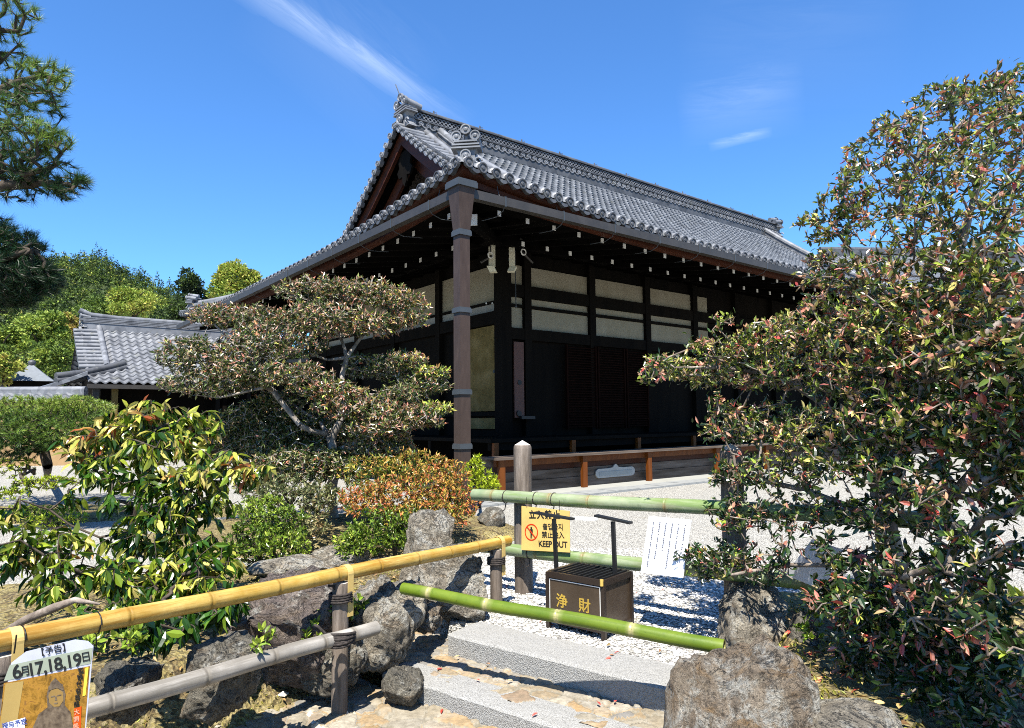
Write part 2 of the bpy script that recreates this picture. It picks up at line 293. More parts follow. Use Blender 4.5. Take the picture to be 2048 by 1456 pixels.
# ================================================================== TEMPLE HALL (local x along the long front, y into the depth)
PHI = math.radians(38.5); UV = np.array([math.cos(PHI), math.sin(PHI), 0]), np.array([-math.sin(PHI), math.cos(PHI), 0])
O = at(925, 1000, 9.0); O[2] = 0
LX, WY = 26.1, 16.4
def hw(x, y, z): return O+UV[0]*x+UV[1]*y+np.array([0, 0, z])
def hit(px, py, axis, val):
    r = prow(px, py); n = UV[axis]; t = (val-(CAM-O)@n)/(r@n); d = CAM+r*t-O; return np.array([d@UV[0], d@UV[1], d[2]])
hall = thing('temple_hall', O, 'large dark timber temple hall with grey tiled hip-and-gable roof and cream wall panels', 'temple hall', rz=PHI)
ZE = 4.45
def zf(s): return ZE+.31*s+.032*s*s
def rise(t, s=0): return .36*np.clip(1-np.asarray(t)/6.0, 0, 1)**2*np.clip(1-np.asarray(s)/4.5, 0, 1)
PER = .24
_bx = np.array([-.12, -.075, -.064, -.055, -.032, 0, .032, .055, .064, .075]); _bz = np.array([-.024, -.012, .010, .046, .076, .086, .076, .046, .010, -.012])
def lateral(length):
    n = int(round(length/PER)); per = length/n; c = (np.arange(n)+.5)*per
    return (c[:, None]+_bx[None]*per/.24).ravel(), np.tile(_bz, n), c
def course(smax, step=.25):
    k = np.arange(int(smax/step)+1); s = np.stack([k*step-.008, k*step-.010, (k+1)*step+.03], 1).ravel(); h = np.tile([.005, .017, 0], len(k)); return np.clip(s, 0, smax), h
def tile_slope(mb, T, B, S_, H, smax, rise_t, place):
    s = np.minimum(S_[None, :], smax[:, None]); z = zf(s)+rise(rise_t[:, None]*np.ones_like(s), s)+B[:, None]+H[None, :]
    mb.grid(place(T[:, None]*np.ones_like(s), s, z))
roof = MB()
T, B, TC = lateral(LX); Sx, H = course(8.2)
near = np.minimum(T, LX-T); sm = np.where(near < 3.5, near, 8.2)
for sgn in (0, 1):
    pl = (lambda t, s, z: np.stack([t, s, z], -1)) if not sgn else (lambda t, s, z: np.stack([t, WY-s, z], -1))
    tile_slope(roof, T, B, Sx, H, sm, near, pl)
T2, B2, TC2 = lateral(WY); Sx2, H2 = course(4.8); near2 = np.minimum(T2, WY-T2)
for sgn in (0, 1):
    pl = (lambda t, s, z: np.stack([s, t, z], -1)) if not sgn else (lambda t, s, z: np.stack([LX-s, t, z], -1))
    tile_slope(roof, T2, B2, Sx2, H2, np.minimum(near2, 4.8), near2, pl)
ro = roof.build('roof', M['tile'], hall, False)
# round eave tile ends with a crest ring, and the drooping pan tile between two of them
def disc(mb, c, ax, r=.078, depth=.05, n=14):
    c = np.asarray(c, float); ax = np.asarray(ax, float); ax /= np.linalg.norm(ax); e1 = np.cross(ax, [0, 0, 1.]); 
    if np.linalg.norm(e1) < .1: e1 = np.array([1., 0, 0])
    e1 /= np.linalg.norm(e1); e2 = np.cross(e1, ax); a = np.linspace(0, 2*math.pi, n, endpoint=False); cs = np.cos(a)[:, None]*e1+np.sin(a)[:, None]*e2
    rings = [(r, -depth), (r, 0), (r*.78, .0), (r*.70, -.014), (r*.42, -.014), (r*.34, 0), (r*.05, .004)]
    P = np.stack([c+cs*q+ax*d for q, d in rings]); P = np.concatenate([P, P[:, :1]], 1); mb.grid(P, 0, False)
def pan_end(mb, a, b, ax, sag=.05, hgt=.055):
    a, b, ax = map(np.asarray, (a, b, ax)); t = np.linspace(0, 1, 7)[:, None]; mid = a+(b-a)*t; mid[:, 2] -= sag*(4*t*(1-t))[:, 0]+.01
    lo = mid.copy(); lo[:, 2] -= hgt*(.35+.65*(4*t*(1-t))[:, 0]); P = np.stack([mid, lo]); mb.grid(P+ax*.02, 0, False); mb.grid(np.stack([P[0]-ax*.10+[0, 0, .01], P[0]+ax*.02]), 0, False); mb.grid(np.stack([P[1]+ax*.02, P[1]-ax*.10]), 0, False)
def eave_row(C, nr, f, ax):
    mb = MB(); pts = [np.array(f(c, zf(0)+float(rise(min(c, nr-c)))+.012)) for c in C]
    for q in pts: disc(mb, q+np.array(ax)*.03, ax)
    for q, w in zip(pts[:-1], pts[1:]): pan_end(mb, q, w, np.array(ax, float))
    return mb
for C, nr, f, ax in [(TC, LX, lambda c, z: (c, 0, z), (0, -1, 0)), (TC2, WY, lambda c, z: (0, c, z), (-1, 0, 0)), (TC2, WY, lambda c, z: (LX, c, z), (1, 0, 0))]:
    eave_row(C, nr, f, ax).build('eave_tile_row', M['tiledark'], hall, False)
# curved red-brown eave boards under the tiles, soffits and fascia
eb = MB(); sf_ = MB()
xs = np.linspace(0, LX, 90); ys = np.linspace(0, WY, 60)
def eboard(mb, t, nr, f):
    r = rise(np.minimum(t, nr-t)); 
    for d0, d1, za, zb in ((.05, .09, -.10, -.03), (.16, .20, -.20, -.09)):
        P = [f(t, d0, ZE+r*(1 if d0 < .1 else .85)+zb), f(t, d0, ZE+r*(1 if d0 < .1 else .7)+za), f(t, d1+.16, ZE+r*.7+za+.02)]
        mb.grid(np.stack(P, 0), 0, False)
fx = lambda t, d, z: np.stack([np.clip(t, d*.98, LX-d*.98), np.full_like(t, d), np.ones_like(t)*z], -1)
fy = lambda t, d, z: np.stack([np.full_like(t, d), np.clip(t, d*.98, WY-d*.98), np.ones_like(t)*z], -1)
fX = lambda t, d, z: np.stack([np.full_like(t, LX-d), np.clip(t, d*.98, WY-d*.98), np.ones_like(t)*z], -1)
eboard(eb, xs, LX, fx); eboard(eb, ys, WY, fy); eboard(eb, ys, WY, fX); eb.build('eave_board', M['redwood'], hall, False)
for f, t, nr in ((fx, xs, LX), (fy, ys, WY), (fX, ys, WY)):
    r = rise(np.minimum(t, nr-t)); sf_.grid(np.stack([f(t, .12, 4.36+r*.5), f(t, .5, 4.43+r*.35), f(t, 1.5, 4.56), f(t, 3.2, 4.97)], 0), 0, False)
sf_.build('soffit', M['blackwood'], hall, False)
# rafters with white painted ends: two tiers
rafters = []
def rafter(p, d, ln, w=.030, h=.042, slope=.16):
    d = np.asarray(d, float); s_ = np.array([-d[1], d[0], 0]); mb = MB(); e = np.array([d[0], d[1], slope]); up = np.array([0, 0, 1.])
    mb.obox(np.asarray(p)+e*(ln/2+.004), e*ln/2, s_*w, up*h, 0); rafters.append((mb, p, e, s_, up, w, h))
outer_x = .97+.555*np.arange(36); inner_x = 2.28+.565*np.arange(32)
for x in outer_x: rafter((x, .42, 4.255+float(rise(x))*.35), (0, 1), 1.5)
for x in inner_x: rafter((x, 1.45, 4.30), (0, 1), 1.7, slope=.24)
for y in .95+.53*np.arange(17): rafter((.42, y, 4.255+float(rise(y))*.3), (1, 0), 1.5)
for y in 2.4+.56*np.arange(14): rafter((1.45, y, 4.30), (1, 0), 1.7, slope=.24)
for mb, p, e, s_, up, w, h in rafters:
    r_ = mb.build('rafter', M['blackwood'], hall, False)
    q = MB(); q.obox(np.asarray(p)-e*.004, e*.008, s_*w*.98, up*h*.98); q.build('rafter_end', M['white'], r_, False)
rest = MB()
for x in np.arange(21, LX-.6, .555): rest.obox((x, 1.2, 4.37), (.045, 0, 0), (0, .78, .12), (0, 0, .06))
for y in np.arange(10.2, WY-.6, .53): rest.obox((1.2, y, 4.37), (0, .045, 0), (.78, 0, .12), (0, 0, .06))
tag(rest.build('rafter', M['blackwood'], hall, False), kind='stuff')
# hip rafter at the corner with a broad white end, eave purlin, bracket arms
hr = MB(); hr.obox((1.6, 1.6, 4.42), (1.0, 1.0, .20), (.05, -.05, 0), (0, 0, .09)); hr = hr.build('hip_rafter', M['blackwood'], hall, False)
q = MB(); q.obox((.595, .595, 4.22), (.006, .006, 0), (.055, -.055, 0), (0, 0, .085)); q.build('rafter_end', M['white'], hr, False)
pu = MB(); pu.box((1.9, 1.95, 4.42), (LX-1.9, 2.12, 4.60)); pu.box((1.95, 2.12, 4.421), (2.12, WY-1.9, 4.601)); pu.build('eave_purlin', M['blackwood'], hall, False)
# ---------------- gutters on iron straps, downspout
gt = MB(); 
def gutter(mb, a, b, side):
    a, b, side = map(lambda q: np.asarray(q, float), (a, b, side)); prof = [(0, .125), (0, 0), (.12, 0), (.12, .125), (.105, .125), (.105, .015), (.015, .015), (.015, .125)]
    A = np.array([a+side*p+np.array([0, 0, z]) for p, z in prof]); Bq = A+(b-a); n = len(prof)
    mb.add(np.vstack([A, Bq]), [(i, (i+1) % n, n+(i+1) % n, n+i) for i in range(n)]+[tuple(range(n)), tuple(range(n, 2*n))[::-1]])
for a, b, sd_ in [((.14, .02, 4.275), (LX-.1, .02, 4.275), (0, -1, 0)), ((.02, .14, 4.275), (.02, WY-.1, 4.275), (-1, 0, 0))]:
    g = MB(); gutter(g, a, b, sd_); g = g.build('gutter', M['gutter'], hall, False)
    d = np.array(b)-np.array(a); ln = np.linalg.norm(d); d = d/ln; sd_ = np.array(sd_, float)
    for t in np.arange(.55, ln, 1.13):
        k = MB(); p = np.array(a)+d*t; k.obox(p+sd_*.1235+[0, 0, .062], d*.012, sd_*.0035, (0, 0, .075)); k.obox(p+sd_*.06+[0, 0, .132], d*.012, sd_*.067, (0, 0, .004))
        k.tube([p-sd_*.0+[0, 0, .13], p-sd_*.05+[0, 0, .24], p-sd_*.12+[0, 0, .30+float(rise(t))*.7]], .006, 5)
        k.tube([p+sd_*.1, p+sd_*.06+[0, 0, -.06], p-sd_*.1+[0, 0, -.11], p-sd_*.45+[0, 0, -.08]], .006, 5)
        k.build('gutter_strap', M['collar'], g, False)
ds = MB(); w = .095
def frust(mb, z0, w0, z1, w1, m=0):
    q = lambda w, z: [(-w, -w, z), (w, -w, z), (w, w, z), (-w, w, z)]; mb.hexa(q(w0, z0)+q(w1, z1), m)
frust(ds, 0, .080, 3.80, .080); frust(ds, 3.80, .082, 4.47, .140); dso = ds.build('downspout', M['downspout'], hall, False)
for z, w0, h in ((.9, .097, .07), (1.62, .097, .07), (2.72, .097, .07), (3.78, .100, .08), (4.45, .162, .10)):
    k = MB(); frust(k, z-h/2, w0, z+h*.28, w0); frust(k, z+h*.281, w0*.93, z+h/2, w0*.93); k.build('downspout_collar', M['collar'], dso, False)
# ---------------- ridge stacks and crest ornaments
def onigawara(mb, c, d, s=1.0):
    # flared crest block facing direction d with three roll ends on top and a crest disc in front
    c = np.asarray(c, float); d = np.asarray(d, float)/np.linalg.norm(d); e = np.array([-d[1], d[0], 0]); up = np.array([0, 0, 1.])
    prof = [(0, .30), (.05, .24), (.14, .17), (.26, .15), (.33, .19), (.36, .24), (.40, .24), (.44, .17), (.50, .15)]
    pol = [(x, z) for z, x in prof]+[(-x, z) for z, x in prof[::-1]]
    mb.prism(np.array(pol)*s, c-d*.14*s, e, up, d*.20*s)
    for z, wd in ((.345, .27), (.40, .25), (.46, .21)): mb.obox(c+up*z*s-d*.02*s, e*wd*s, d*.15*s, up*.014*s)
    for x, z, r in ((0, .68, .085), (-.17, .56, .085), (.17, .56, .085)):
        q = c+(e*x+up*z)*s; mb.tube([q-d*.30*s+up*-.06*s, q+d*.08*s], r*s*.85, 12); disc(mb, q+d*.13*s, d, r*s*1.1, .06*s, 18)
    mb.tube([c+up*.50*s, c+up*.62*s], .055*s, 8)
    q = c+up*.20*s+d*.10*s; disc(mb, q+d*.05*s, d, .10*s, .05*s, 20)
    for sg in (-1, 1):
        a = np.linspace(0, 4.5, 18); mb.tube([c+e*sg*(.21+.075*np.cos(t)*(1-t/7))*s+up*(.10+.075*np.sin(t)*(1-t/7))*s+d*.07*s for t in a], .020*s, 6)
rg = MB(); x0, x1, yc, zr = 3.75, LX-3.75, WY/2, zf(8.2)-.02
P = []
for k, (hw_, za, zb) in enumerate([(.23, zr-.10, zr+.10), (.20, zr+.10, zr+.13), (.17, zr+.13, zr+.30), (.215, zr+.30, zr+.325), (.20, zr+.325, zr+.345), (.10, zr+.345, zr+.56), (.20, zr+.56, zr+.585), (.17, zr+.585, zr+.61)]): rg.box((x0, yc-hw_, za), (x1, yc+hw_, zb))
rg.tube([(x0, yc, zr+.64), (x1, yc, zr+.64)], .085, 12)
ridge = rg.build('ridge', M['tiledark'], hall, False)
rd = MB()
for sg in (-1, 1):
    pts = [np.array([x, yc+sg*.235, zr+.20]) for x in np.arange(x0+.12, x1-.05, .24)]
    for q in pts: disc(rd, q, (0, sg, 0), .072, .05, 12)
    for q, w_ in zip(pts[:-1], pts[1:]): pan_end(rd, q+[0, 0, -.02], w_+[0, 0, -.02], np.array([0, sg, 0.]), .05, .035)
rd.build('ridge_disc_row', M['tilepale'], ridge, False)
lt = MB(); a = np.linspace(0, math.pi, 7)
for sg in (-1, 1):
    for row in range(3):
        for x in np.arange(x0+.1+(.065 if row % 2 else 0), x1-.08, .13):
            ring = np.stack([x+.065*np.cos(a), np.full(7, yc+sg*.165), zr+.352+.062*row+.062*np.sin(a)], -1); inn = np.stack([x+.045*np.cos(a), np.full(7, yc+sg*.165), zr+.352+.062*row+.043*np.sin(a)], -1)
            lt.grid(np.stack([ring, inn]), 0, False); lt.grid(np.stack([ring-[0, sg*.05, 0], ring]), 0, False)
lt.build('ridge_lattice', M['tilepale'], ridge, False)
kn = MB()
for x in np.arange(x0+.9, x1, 1.6): kn.tube([(x, yc, zr+.70), (x, yc, zr+.80)], .022, 6); kn.tube([(x, yc-.2, zr+.56), (x+.02, yc-.11, zr+.72), (x, yc, zr+.745), (x-.02, yc+.11, zr+.72), (x, yc+.2, zr+.56)], .007, 5)
kn.build('ridge_tie', M['tiledark'], ridge, False)
for x, d in ((x0-.03, -1), (x1+.03, 1)):
    k = MB(); onigawara(k, (x, yc, zr+.02), (d, 0, 0), 1.26); 
    if d < 0: k.tube([(x-.1, yc, zr+.83), (x-.26, yc+.03, zr+1.22)], .014, 5)
    k.build('ridge_ornament', M['tilepale'], hall, False)
def hipridge(cx, cy, sx, sy):
    s = np.linspace(.32, 4.75, 26); mb = MB(); q = np.stack([cx+sx*s, cy+sy*s, zf(s)+rise(s, s)], -1); n = np.array([sx, -sy, 0])/math.sqrt(2)
    for wd, za, zb in ((.15, -.05, .14), (.17, .14, .165), (.13, .165, .24)):
        pr = [(-wd, za), (-wd, zb), (wd, zb), (wd, za)]; mb.grid(np.stack([q+n*a+np.array([0, 0, b]) for a, b in pr]), 0, False)
    mb.tube(q+[0, 0, .26], .078, 10); h = mb.build('hip_ridge', M['tilepale'], hall, False)
    k = MB(); onigawara(k, (cx+sx*.30, cy+sy*.30, float(zf(.2)+rise(.2, .2))+.02), (-sx, -sy, 0), .80); k.build('corner_ornament', M['tile'], h, False)
for c in ((0, 0, 1, 1), (0, WY, 1, -1), (LX, 0, -1, 1), (LX, WY, -1, -1)): hipridge(*c)
# verge: tiles laid across the rake, descending ridges, barge boards, gable wall
for end in (0, 1):
    X = (lambda x: x) if not end else (lambda x: LX-x)
    vt, dr, bb = MB(), MB(), MB(); ax = np.array([-1, 0, 0.]) if not end else np.array([1, 0, 0.])
    for side in (0, 1):
        Y = (lambda s: s) if not side else (lambda s: WY-s)
        for s in np.arange(4.15, 8.19, .235):
            z = float(zf(s))+.10; vt.tube([(X(3.42), Y(s), z-.03), (X(4.15), Y(s), z)], .075, 10); disc(vt, np.array([X(3.42), Y(s), z-.03])+ax*.02, ax, .085, .04, 14)
            pan_end(vt, np.array([X(3.44), Y(s), z-.05]), np.array([X(3.44), Y(min(s+.235, 8.2)), float(zf(min(s+.235, 8.2)))+.04]), ax, .02, .10)
        s = np.linspace(3.3, 8.1, 24); q = np.stack([np.full(24, X(4.28)), Y(s), zf(s)+.15], -1); dr.tube(q, .09, 10)
        q = np.stack([np.full(24, X(4.78)), Y(s), zf(s)+.24], -1); dr.tube(q+[0, 0, .06], .10, 10)
        for wd, za, zb in ((.13, -.25, .02), (.16, .02, .045)): dr.grid(np.stack([q+np.array([a, 0, b]) for a, b in ((-wd, za), (-wd, zb), (wd, zb), (wd, za))]), 0, False)
        s = np.linspace(3.6, 8.2, 26)
        for xx, za, zb, th in ((3.62, -.46, -.05, .10), (3.95, -.95, -.50, .08)):
            q = lambda dx, dz: np.stack([np.full(26, X(xx+dx)), Y(s), zf(s)+dz+.10*((8.2-s)/4.6)**2*(1 if dz < -.3 else 0)], -1)
            bb.grid(np.stack([q(0, zb), q(0, za), q(th, za), q(th, zb), q(0, zb)]), 0, False)
        q = lambda dx, dz: np.stack([np.full(26, X(dx)), Y(s), zf(s)+dz], -1); bb.grid(np.stack([q(3.5, -.05), q(4.75, -.05)]), 1, False)
    vt.build('verge_tile_row', M['tilepale'], hall, False); dr.build('descending_ridge', M['tilepale'], hall, False); bb.build('barge_board', [M['redwood'], M['blackwood']], hall, False)
    gw = MB(); 
    for y in np.arange(4.2, 12.2, .16):
        zt = zf(min(y+.08, WY-y-.08))-.1
        if zt > 6.5: gw.box(tuple(np.minimum((X(4.60), y, 6.3), (X(4.66), y+.15, 6.3))), tuple(np.maximum((X(4.60), y, zt), (X(4.66), y+.15, zt))))
    gw.box(tuple(np.minimum((X(4.5), 4.6, 6.75), (X(4.59), 11.8, 6.75))), tuple(np.maximum((X(4.5), 4.6, 6.98), (X(4.59), 11.8, 6.98))))
    gw.box(tuple(np.minimum((X(4.45), 8.08, 6.6), (X(4.585), 8.32, 6.6))), tuple(np.maximum((X(4.45), 8.08, 8.6), (X(4.585), 8.32, 8.6))))
    gw.build('gable_wall', M['weathered'] if not end else M['darkwood'], hall, False)
    pd = MB(); out = [(0, 0), (.22, -.05), (.34, -.25), (.28, -.42), (.40, -.55), (.30, -.72), (.12, -.70), (.10, -.86), (0, -1.0)]
    pd.prism(np.array(out+[(-a, b) for a, b in out[::-1][1:-1]]), (X(3.72), WY/2, 8.55), (0, 1, 0), (0, 0, 1), (.06 if not end else -.06, 0, 0)); pd.build('gable_pendant', M['darkwood'], hall, False)
# ---------------- walls (front at y=3.1, end at x=3.1)
YW = 3.1
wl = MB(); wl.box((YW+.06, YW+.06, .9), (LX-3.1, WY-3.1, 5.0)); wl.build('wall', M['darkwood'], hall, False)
pil = [3.12, 3.71, 5.59, 7.47, 9.33]+[9.33+1.88*k for k in range(1, 8)]
def pillar(c, w=.09):
    mb = MB(); mb.box((c[0]-w, c[1]-w, .85), (c[0]+w, c[1]+w, 4.98)); mb.build('pillar', M['darkwood'], hall, False)
pillar((3.10, 3.10), .125)
for x in pil[1:]: pillar((x, YW+.02))
pily = [5.45, 7.55, 9.65, 11.75]
for y in pily: pillar((YW+.02, y))
def panel(axis, a, b, z0, z1, mat, d=.02, name='wall_panel'):
    mb = MB(); lo, hi = (a, YW+d, z0), (b, YW+.065, z1)
    if axis: lo, hi = (YW+d, a, z0), (YW+.065, b, z1)
    mb.box(lo, hi); return mb.build(name, mat, hall, False)
edges = [(3.23, 3.62)]+[(a+.09, b-.09) for a, b in zip(pil[1:], pil[2:])]
for k, (a, b) in enumerate(edges):
    if k == 4: b = 9.95
    if k > 4: break
    for z0, z1 in ((3.985, 4.40), (3.585, 3.73), (3.09, 3.52)): panel(0, a, b, z0, z1, M['plaster'])
ye = [(3.23, 5.36)]+[(a+.09, b-.09) for a, b in zip(pily, pily[1:])]
for a, b in ye:
    panel(1, a, b, 3.66, 4.40, M['plaster']); panel(1, a, b, 3.44, 3.61, M['coolplaster'])
def beam(axis, a, b, z0, z1, d=.05):
    mb = MB(); mb.box(*(((a, YW-d, z0), (b, YW+.06, z1)) if not axis else ((YW-d, a, z0), (YW+.06, b, z1)))); mb.build('tie_beam', M['darkwood'], hall, False)
beam(0, 3.23, 20, 3.73, 3.985, .06); beam(0, 3.23, 20, 3.52, 3.585, .035); beam(0, 3.23, 20, 2.86, 3.09, .06)  # first beam is drawn tall: its dark wood also paints the nageshi shadow
beam(1, 3.23, 13, 3.61, 3.66, .035); beam(1, 3.23, 13, 3.18, 3.44, .06); beam(1, 3.23, 13, 1.32, 1.40, .05)
for a, b in ((3.30, 4.30),):
    p_ = panel(1, a, b, 1.42, 3.16, M['goldpanel'], 0, 'sliding_door'); mb = MB(); mb.tube([(YW-.012, a+.10, 2.22), (YW+.01, a+.10, 2.22)], .035, 12); mb.build('finger_pull', M['iron'], p_, False)
    panel(1, a+.02, b-.04, 1.06, 1.28, M['goldpanel'], 0, 'dado_panel')
# open door leaf edge with fittings, slatted shutters
db = MB(); db.box((3.30, 3.0, 1.28), (3.55, 3.035, 2.80)); db = db.build('door_leaf', M['brownboard'], hall, False)
k = MB(); k.tube([(3.43, 2.985, 1.98), (3.43, 3.02, 1.98)], .05, 14); k.build('finger_pull', M['iron'], db, False); k = MB(); k.tube([(3.40, 2.97, 1.36), (3.40, 3.02, 1.36)], .06, 14); k.build('finger_pull', M['iron'], db, False); k = MB(); k.box((3.40, 2.90, 1.25), (3.75, 2.97, 1.31)); k.build('bolt', M['iron'], db, False)
k = MB(); k.box((3.215, 2.99, 2.0), (3.235, 3.02, 2.48)); k.build('edge_strip', M['white'], db, False)
for a, b in ((4.75, 5.62), (5.70, 6.55), (6.64, 7.35)):
    sh = MB()
    for z in np.arange(1.08, 2.8, .055): sh.obox(((a+b)/2, 3.02, z), ((b-a)/2-.03, 0, 0), (0, .012, .010), (0, 0, .008))
    for x in (a, b): sh.box((x-.02, 2.99, 1.02), (x+.02, 3.05, 2.84))
    sh.build('slatted_shutter', pmat('shutter_wood', [(.3, (.007, .003, .002)), (.7, (.016, .006, .004))], 5, 5, .8, .2, .01, spec=.05) if a < 5 else bpy.data.materials['shutter_wood'], hall, False)
# ---------------- veranda: upper deck on short posts, lower bench deck with red posts and weathered skirting
dk = MB(); dk.box((2.0, 2.05, .84), (LX-2, 3.2, .905)); dk.box((2.05, 3.2, .841), (3.2, WY-2, .906)); dk.box((2.06, 2.13, .70), (LX-2.1, 2.23, .838)); dk.build('veranda_deck', M['darkwood'], hall, False)
ub = MB(); ub.box((2.6, 2.75, 0), (LX-2.6, 2.8, .84)); ub.box((2.75, 2.8, 0), (2.8, WY-2.6, .84)); ub.build('under_floor_board', M['blackwood'], hall, False)
for x in (2.12, 4.0, 5.9, 7.8, 9.7, 11.6, 13.5): k = MB(); k.box((x-.05, 2.05, .02), (x+.05, 2.12, .835)); k.build('veranda_post', M['orangewood'], hall, False)
for y in (4.2, 6.3, 8.4, 10.5): k = MB(); k.box((2.06, y-.05, .02), (2.14, y+.05, .835)); k.build('veranda_post', M['darkwood'], hall, False)
bd = MB(); bd.box((1.55, 1.28, .585), (LX-1.6, 1.78, .625)); bd.build('bench_deck', M['weathered'], hall, False)
bf = MB(); bf.box((1.62, 1.40, .47), (LX-1.7, 1.45, .583)); bf.build('bench_rail', M['orangewood'], hall, False)
for x in (hit(1015, 950, 0, 1.4)[0] if 0 else 1.70, hit(1167, 950, 1, 1.38)[0], hit(1297, 950, 1, 1.38)[0], hit(1433, 930, 1, 1.38)[0], 9.6, 11.7, 13.8):
    k = MB(); k.box((x-.055, 1.33, 0), (x+.055, 1.398, .583)); k.build('bench_post', M['orangewood'], hall, False)
sk = MB()
for z0, z1, y in ((0, .20, 1.52), (.203, .36, 1.53), (.363, .47, 1.54)): sk.box((1.66, y, z0), (LX-1.75, y+.04, z1-.004))
sk.box((1.58, 1.50, 0), (1.64, 1.78, .58)); sk.F = [(f, 1 if 16 <= int(f.min()) < 24 else m, s_) for f, m, s_ in sk.F]; skirt = sk.build('skirting_board', [M['weathered'], M['redwood']], hall, False)  # upper board in darker redwood paints in the shadow under the deck
a_ = hit(1191, 945, 1, 1.5); b_ = hit(1269, 940, 1, 1.5)
vp = MB(); out = []
for t in np.linspace(-math.pi/2, math.pi/2, 9): out.append((.40+.075*math.cos(t), .075*math.sin(t)))
out += [(.18, .075), (.07, .085), (.03, .125), (0, .14), (-.03, .125), (-.07, .085), (-.18, .075)]
for t in np.linspace(math.pi/2, 1.5*math.pi, 9): out.append((-.40+.075*math.cos(t), .075*math.sin(t)))
sc_ = (b_[0]-a_[0])/.95; c_ = (a_+b_)/2
vp.prism(np.array(out)*sc_, (c_[0], 1.49, .22), (1, 0, 0), (0, 0, 1), (0, .028, 0)); vp = vp.build('vent_plate', flat('dull_white_metal', (.42, .41, .38), .6), skirt, False)
k = MB(); k.box((c_[0]-.40*sc_, 1.483, .17), (c_[0]+.40*sc_, 1.489, .25)); k.build('plate_inset', flat('grey_inset', (.34, .35, .33)), vp, False)
# cream carved beam ends under the corner
k = MB()
for px, w in ((984, .050), (1024, .046)):
    c = at(px, 512, 12.3); d = c-O; d = np.array([d@UV[0], d@UV[1], d[2]])
    k.obox(d, (w*.8, -w*.8, 0), (.03, .03, 0), (0, 0, .20)); k.obox(d+[0, 0, -.255], (w*.95, -w*.95, 0), (.05, .05, 0), (-.03 if px < 1000 else .03, 0, .05))
k.build('carved_beam_end', M['cream'], hall, False)
# wall lamp cable and small insulators
k = MB(); p0 = hit(1030, 500, 1, 2.9); p1 = hit(1032, 612, 1, 2.9); k.tube([p0, p1], .010, 5); k.tube([p1-[0, 0, .03], p1], .022, 8); k.build('bell_wire', M['collar'], hall, False)
k = MB()
for px, py in ((973, 607), (985, 607), (995, 621), (1015, 620)): p = hit(px, py, 0, 3.02) if px < 1000 else hit(px, py, 1, 3.02); k.tube([p, p+[-.03, -.03, 0]], .018, 8)
k.build('insulator', M['white'], hall, False)
# two ring-headed security cameras on the corner
def seccam(px, py, side, label):
    c = at(px, py, 12.1); t = thing('security_camera', c, label, 'camera', 'security cameras under the hall eaves')
    a = np.linspace(0, 2*math.pi, 15); e = UV[0]*side; up = np.array([0, 0, 1.])
    k = MB(); k.tube([c+(np.cos(q)*UV[0]+np.sin(q)*up)*.055 for q in a], .013, 6, cap=False); k.build('lens_ring', M['white'], t)
    k = MB(); k.tube([c-e*.02+[0, .05, 0], c+e*.22+[0, .12, -.14]], .022, 8); k.build('camera_body', M['gutter'], t)
    k = MB(); k.tube([c+up*.05, c+up*.24], .016, 6); k.tube([c+up*.24-UV[0]*.08, c+up*.24+UV[0]*.08], .018, 6); k.build('bracket', M['gutter'], t)
seccam(981, 510, -1, 'ring-lens security camera left of the cream beam ends, pointing left'); seccam(1047, 504, 1, 'ring-lens security camera right of the cream beam ends, by the rafters')
# stone drip edging along the front, and the pale apron
kb = MB()
for i, x in enumerate(np.arange(.3, LX-.5, .62)): kb.box((x, .42, -.05), (x+.606, .86, .028+.004*(i % 3)))
kb = kb.build('stone_drip_pavement', M['kerb'], None); kb.location = tuple(O); kb.rotation_euler = (0, 0, PHI); tag(kb, kind='structure')
ap = MB(); ap.box((.3, .865, -.05), (LX-.4, 2.3, .012)); ap = ap.build('pale_apron_pavement', M['coolplaster'], None); ap.location = tuple(O); ap.rotation_euler = (0, 0, PHI); tag(ap, kind='structure')
# ================================================================== GROUND
SA = np.array([-.385, 4.02]); SD = np.array([.8, -.6]); SN = np.array([-.6, -.8])      # front edge of the upper step, its direction, and towards the viewer
RA = np.array([-1.78, 2.34]); RT = np.array([.6, .8]); RM = np.array([-.8, .6])         # hand rail line
sstep = lambda a, b, x: (lambda t: t*t*(3-2*t))(np.clip((x-a)/(b-a), 0, 1))
def nz2(x, y, sc, oct=4, seed=0.):
    out = np.empty(x.shape); xf, yf, of = x.ravel(), y.ravel(), out.ravel()
    for i in range(len(xf)): of[i] = noise.fractal(Vector((xf[i]*sc+seed, yf[i]*sc-seed, seed)), 1.0, 2.0, oct)
    return of.reshape(x.shape)
def qdist(x, y): return (x-SA[0])*SN[0]+(y-SA[1])*SN[1]
def axisg(lo, hi, st, far): 
    a = np.arange(lo, hi+1e-6, st); f = np.geomspace(st*3, far, 14); return np.concatenate([(lo-f)[::-1], a, hi+f])
gx, gy = axisg(-7, 6, .1, 900), axisg(0, 7, .1, 900); X, Y = np.meshgrid(gx, gy, indexing='ij')
Z = -.55*((qdist(X, Y) > -.19) & (Y < 5.2) & (np.abs(X) < 6.9) & (X > -6)).astype(float)
g = MB(); g.grid(np.stack([X, Y, Z], -1), 0, False); tag(g.build('gravel_court', M['gravel']), kind='structure')
